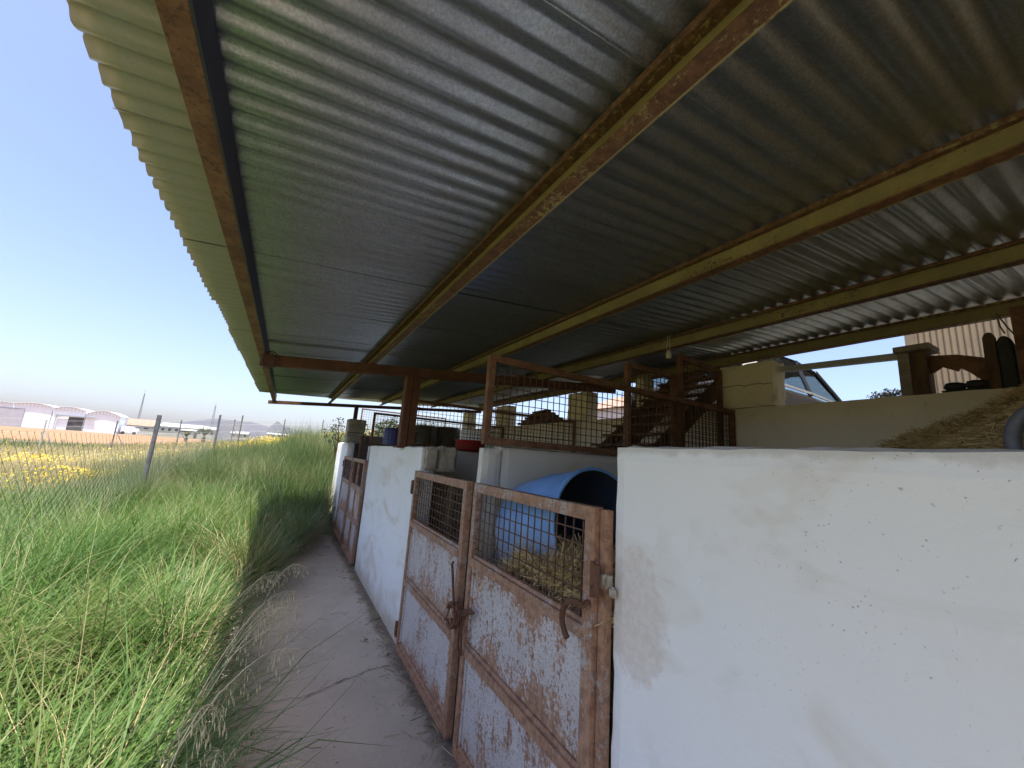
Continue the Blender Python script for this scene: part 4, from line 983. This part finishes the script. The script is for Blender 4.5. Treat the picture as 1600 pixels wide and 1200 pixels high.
# palms
def palm(label, x, y, z0, h, L, n=26):
    t = thing('palm', label, 'palm', (x,y,z0)); mb = MB(); mb.tube([(x,y,z0-.2),(x+.05,y,z0+h*.5),(x,y,z0+h)], [.25,.22,.2], 8); make('trunk', mb, WOODB, t)
    P = np.tile(np.array([[x,y,z0+h]]),(n*14,1))*1.0; hd = np.repeat(rng.uniform(0,2*math.pi,n),14)+rng.normal(0,.10,n*14)
    up = np.repeat(rng.uniform(.6,2.2,n),14)
    V, F = blades(P, hd, rng.uniform(.75,1,n*14)*L, np.full(n*14,.07), up+rng.normal(0,.12,n*14), 4); raw('crown', V-np.array([x,y,z0]), F, PALML, parent=t)
palm('short bushy palm beyond the field, under the thicker mast', -10.0, 70, 1.1, .5, 2.0)
palm('smaller palm tuft just left of the bushy palm', -13.3, 78, 1.0, .3, 1.5)
# hills
def hill(name, pts, y, depth, seed):
    xs = np.linspace(pts[0][0], pts[-1][0], 160); zs = np.interp(xs, [p[0] for p in pts], [p[1] for p in pts])
    rows = 14; vs = []
    for r in range(rows+1):
        t = r/rows-.5; prof = max(0, 1-abs(t)*2)**.9
        for x, z in zip(xs, zs):
            nz = 1+.25*noise.noise((x*.012+seed, t*5, 0))+.1*noise.noise((x*.05+seed, t*13, 1))
            vs.append((x, y+t*depth, -10+(z+10)*prof*(nz if r != rows//2 else 1+.05*noise.noise((x*.03+seed,0,0)))))
    n = len(xs); mb = MB(); mb.add(vs, [(r*n+i, r*n+i+1, (r+1)*n+i+1, (r+1)*n+i) for r in range(rows) for i in range(n-1)], 0, True)
    tag(make(name, mb, HILL, fixn=False), kind='structure')
hill('hills', [(-640,8),(-420,30),(-300,36),(-235,52),(-190,63),(-140,60),(-105,62),(-60,52),(-20,48),(40,50),(85,30),(160,10)], 1500, 500, 1)
hill('mountain', [(-75,10),(-48,46),(-40,56),(-30,68),(-15,60),(5,50),(40,40),(90,8)], 1420, 160, 5)

# ------------------------------------------------------------------ haze, world, sun, camera
HAZE = True
if HAZE:
    mb = MB(); mb.box(-1300,1300,-600,1800,-60,95); hz = make('haze', mb, []) if False else None
    me = bpy.data.meshes.new('haze'); me.from_pydata([(p) for p in mb.v], [], mb.f); hm = bpy.data.materials.new('air'); hm.use_nodes = True
    nt = hm.node_tree; nt.nodes.remove(nt.nodes['Principled BSDF']); pv = nt.nodes.new('ShaderNodeVolumePrincipled')
    pv.inputs['Color'].default_value = (.80,.87,1,1); pv.inputs['Density'].default_value = .0001; pv.inputs['Anisotropy'].default_value = .3
    nt.links.new(pv.outputs[0], nt.nodes['Material Output'].inputs['Volume']); me.materials.append(hm)
    ho = bpy.data.objects.new('haze', me); COL.objects.link(ho); ho['kind'] = 'stuff'

SUN_AZ, SUN_EL = rad(227), rad(76.5)       # azimuth measured from +Y towards +X
W = bpy.data.worlds.new('World'); S.world = W; W.use_nodes = True; nt = W.node_tree
sky = nt.nodes.new('ShaderNodeTexSky'); sky.sky_type = 'NISHITA'; sky.sun_disc = False
sky.sun_elevation = SUN_EL; sky.sun_rotation = SUN_AZ; sky.air_density = 1.0; sky.dust_density = 2.5; sky.ozone_density = 4.0; sky.altitude = 50
tint = nt.nodes.new('ShaderNodeMix'); tint.data_type = 'RGBA'; tint.blend_type = 'MULTIPLY'; tint.inputs[0].default_value = 1
tint.inputs[7].default_value = (1.04,.945,.985,1); nt.links.new(sky.outputs[0], tint.inputs[6])
nt.links.new(tint.outputs[2], nt.nodes['Background'].inputs['Color']); nt.nodes['Background'].inputs['Strength'].default_value = .085
sl = bpy.data.lights.new('sun', 'SUN'); sl.energy = 3.2; sl.angle = rad(.5); sl.color = (1,.95,.87)
so = bpy.data.objects.new('sun', sl); COL.objects.link(so)
d = Vector((math.sin(SUN_AZ)*math.cos(SUN_EL), math.cos(SUN_AZ)*math.cos(SUN_EL), math.sin(SUN_EL)))
so.rotation_euler = d.to_track_quat('Z', 'Y').to_euler(); so.location = (0,0,30)

cam = bpy.data.cameras.new('camera'); co = bpy.data.objects.new('camera', cam); COL.objects.link(co)
Rm = np.array([[.86578557,.15196878,.47678176],[-.49569259,.1298575,.85873505],[.06858723,-.9798176,.18775854]])
M = Matrix(((Rm[0,0],-Rm[0,1],-Rm[0,2],0),(Rm[1,0],-Rm[1,1],-Rm[1,2],0),(Rm[2,0],-Rm[2,1],-Rm[2,2],1.5),(0,0,0,1)))
co.matrix_world = M; cam.sensor_width = 36; cam.lens = 615/1600*36; cam.clip_start = .05; cam.clip_end = 12000
S.camera = co
S.view_settings.view_transform = 'Standard'; S.view_settings.look = 'None'; S.view_settings.exposure = 1.88; S.view_settings.gamma = 1
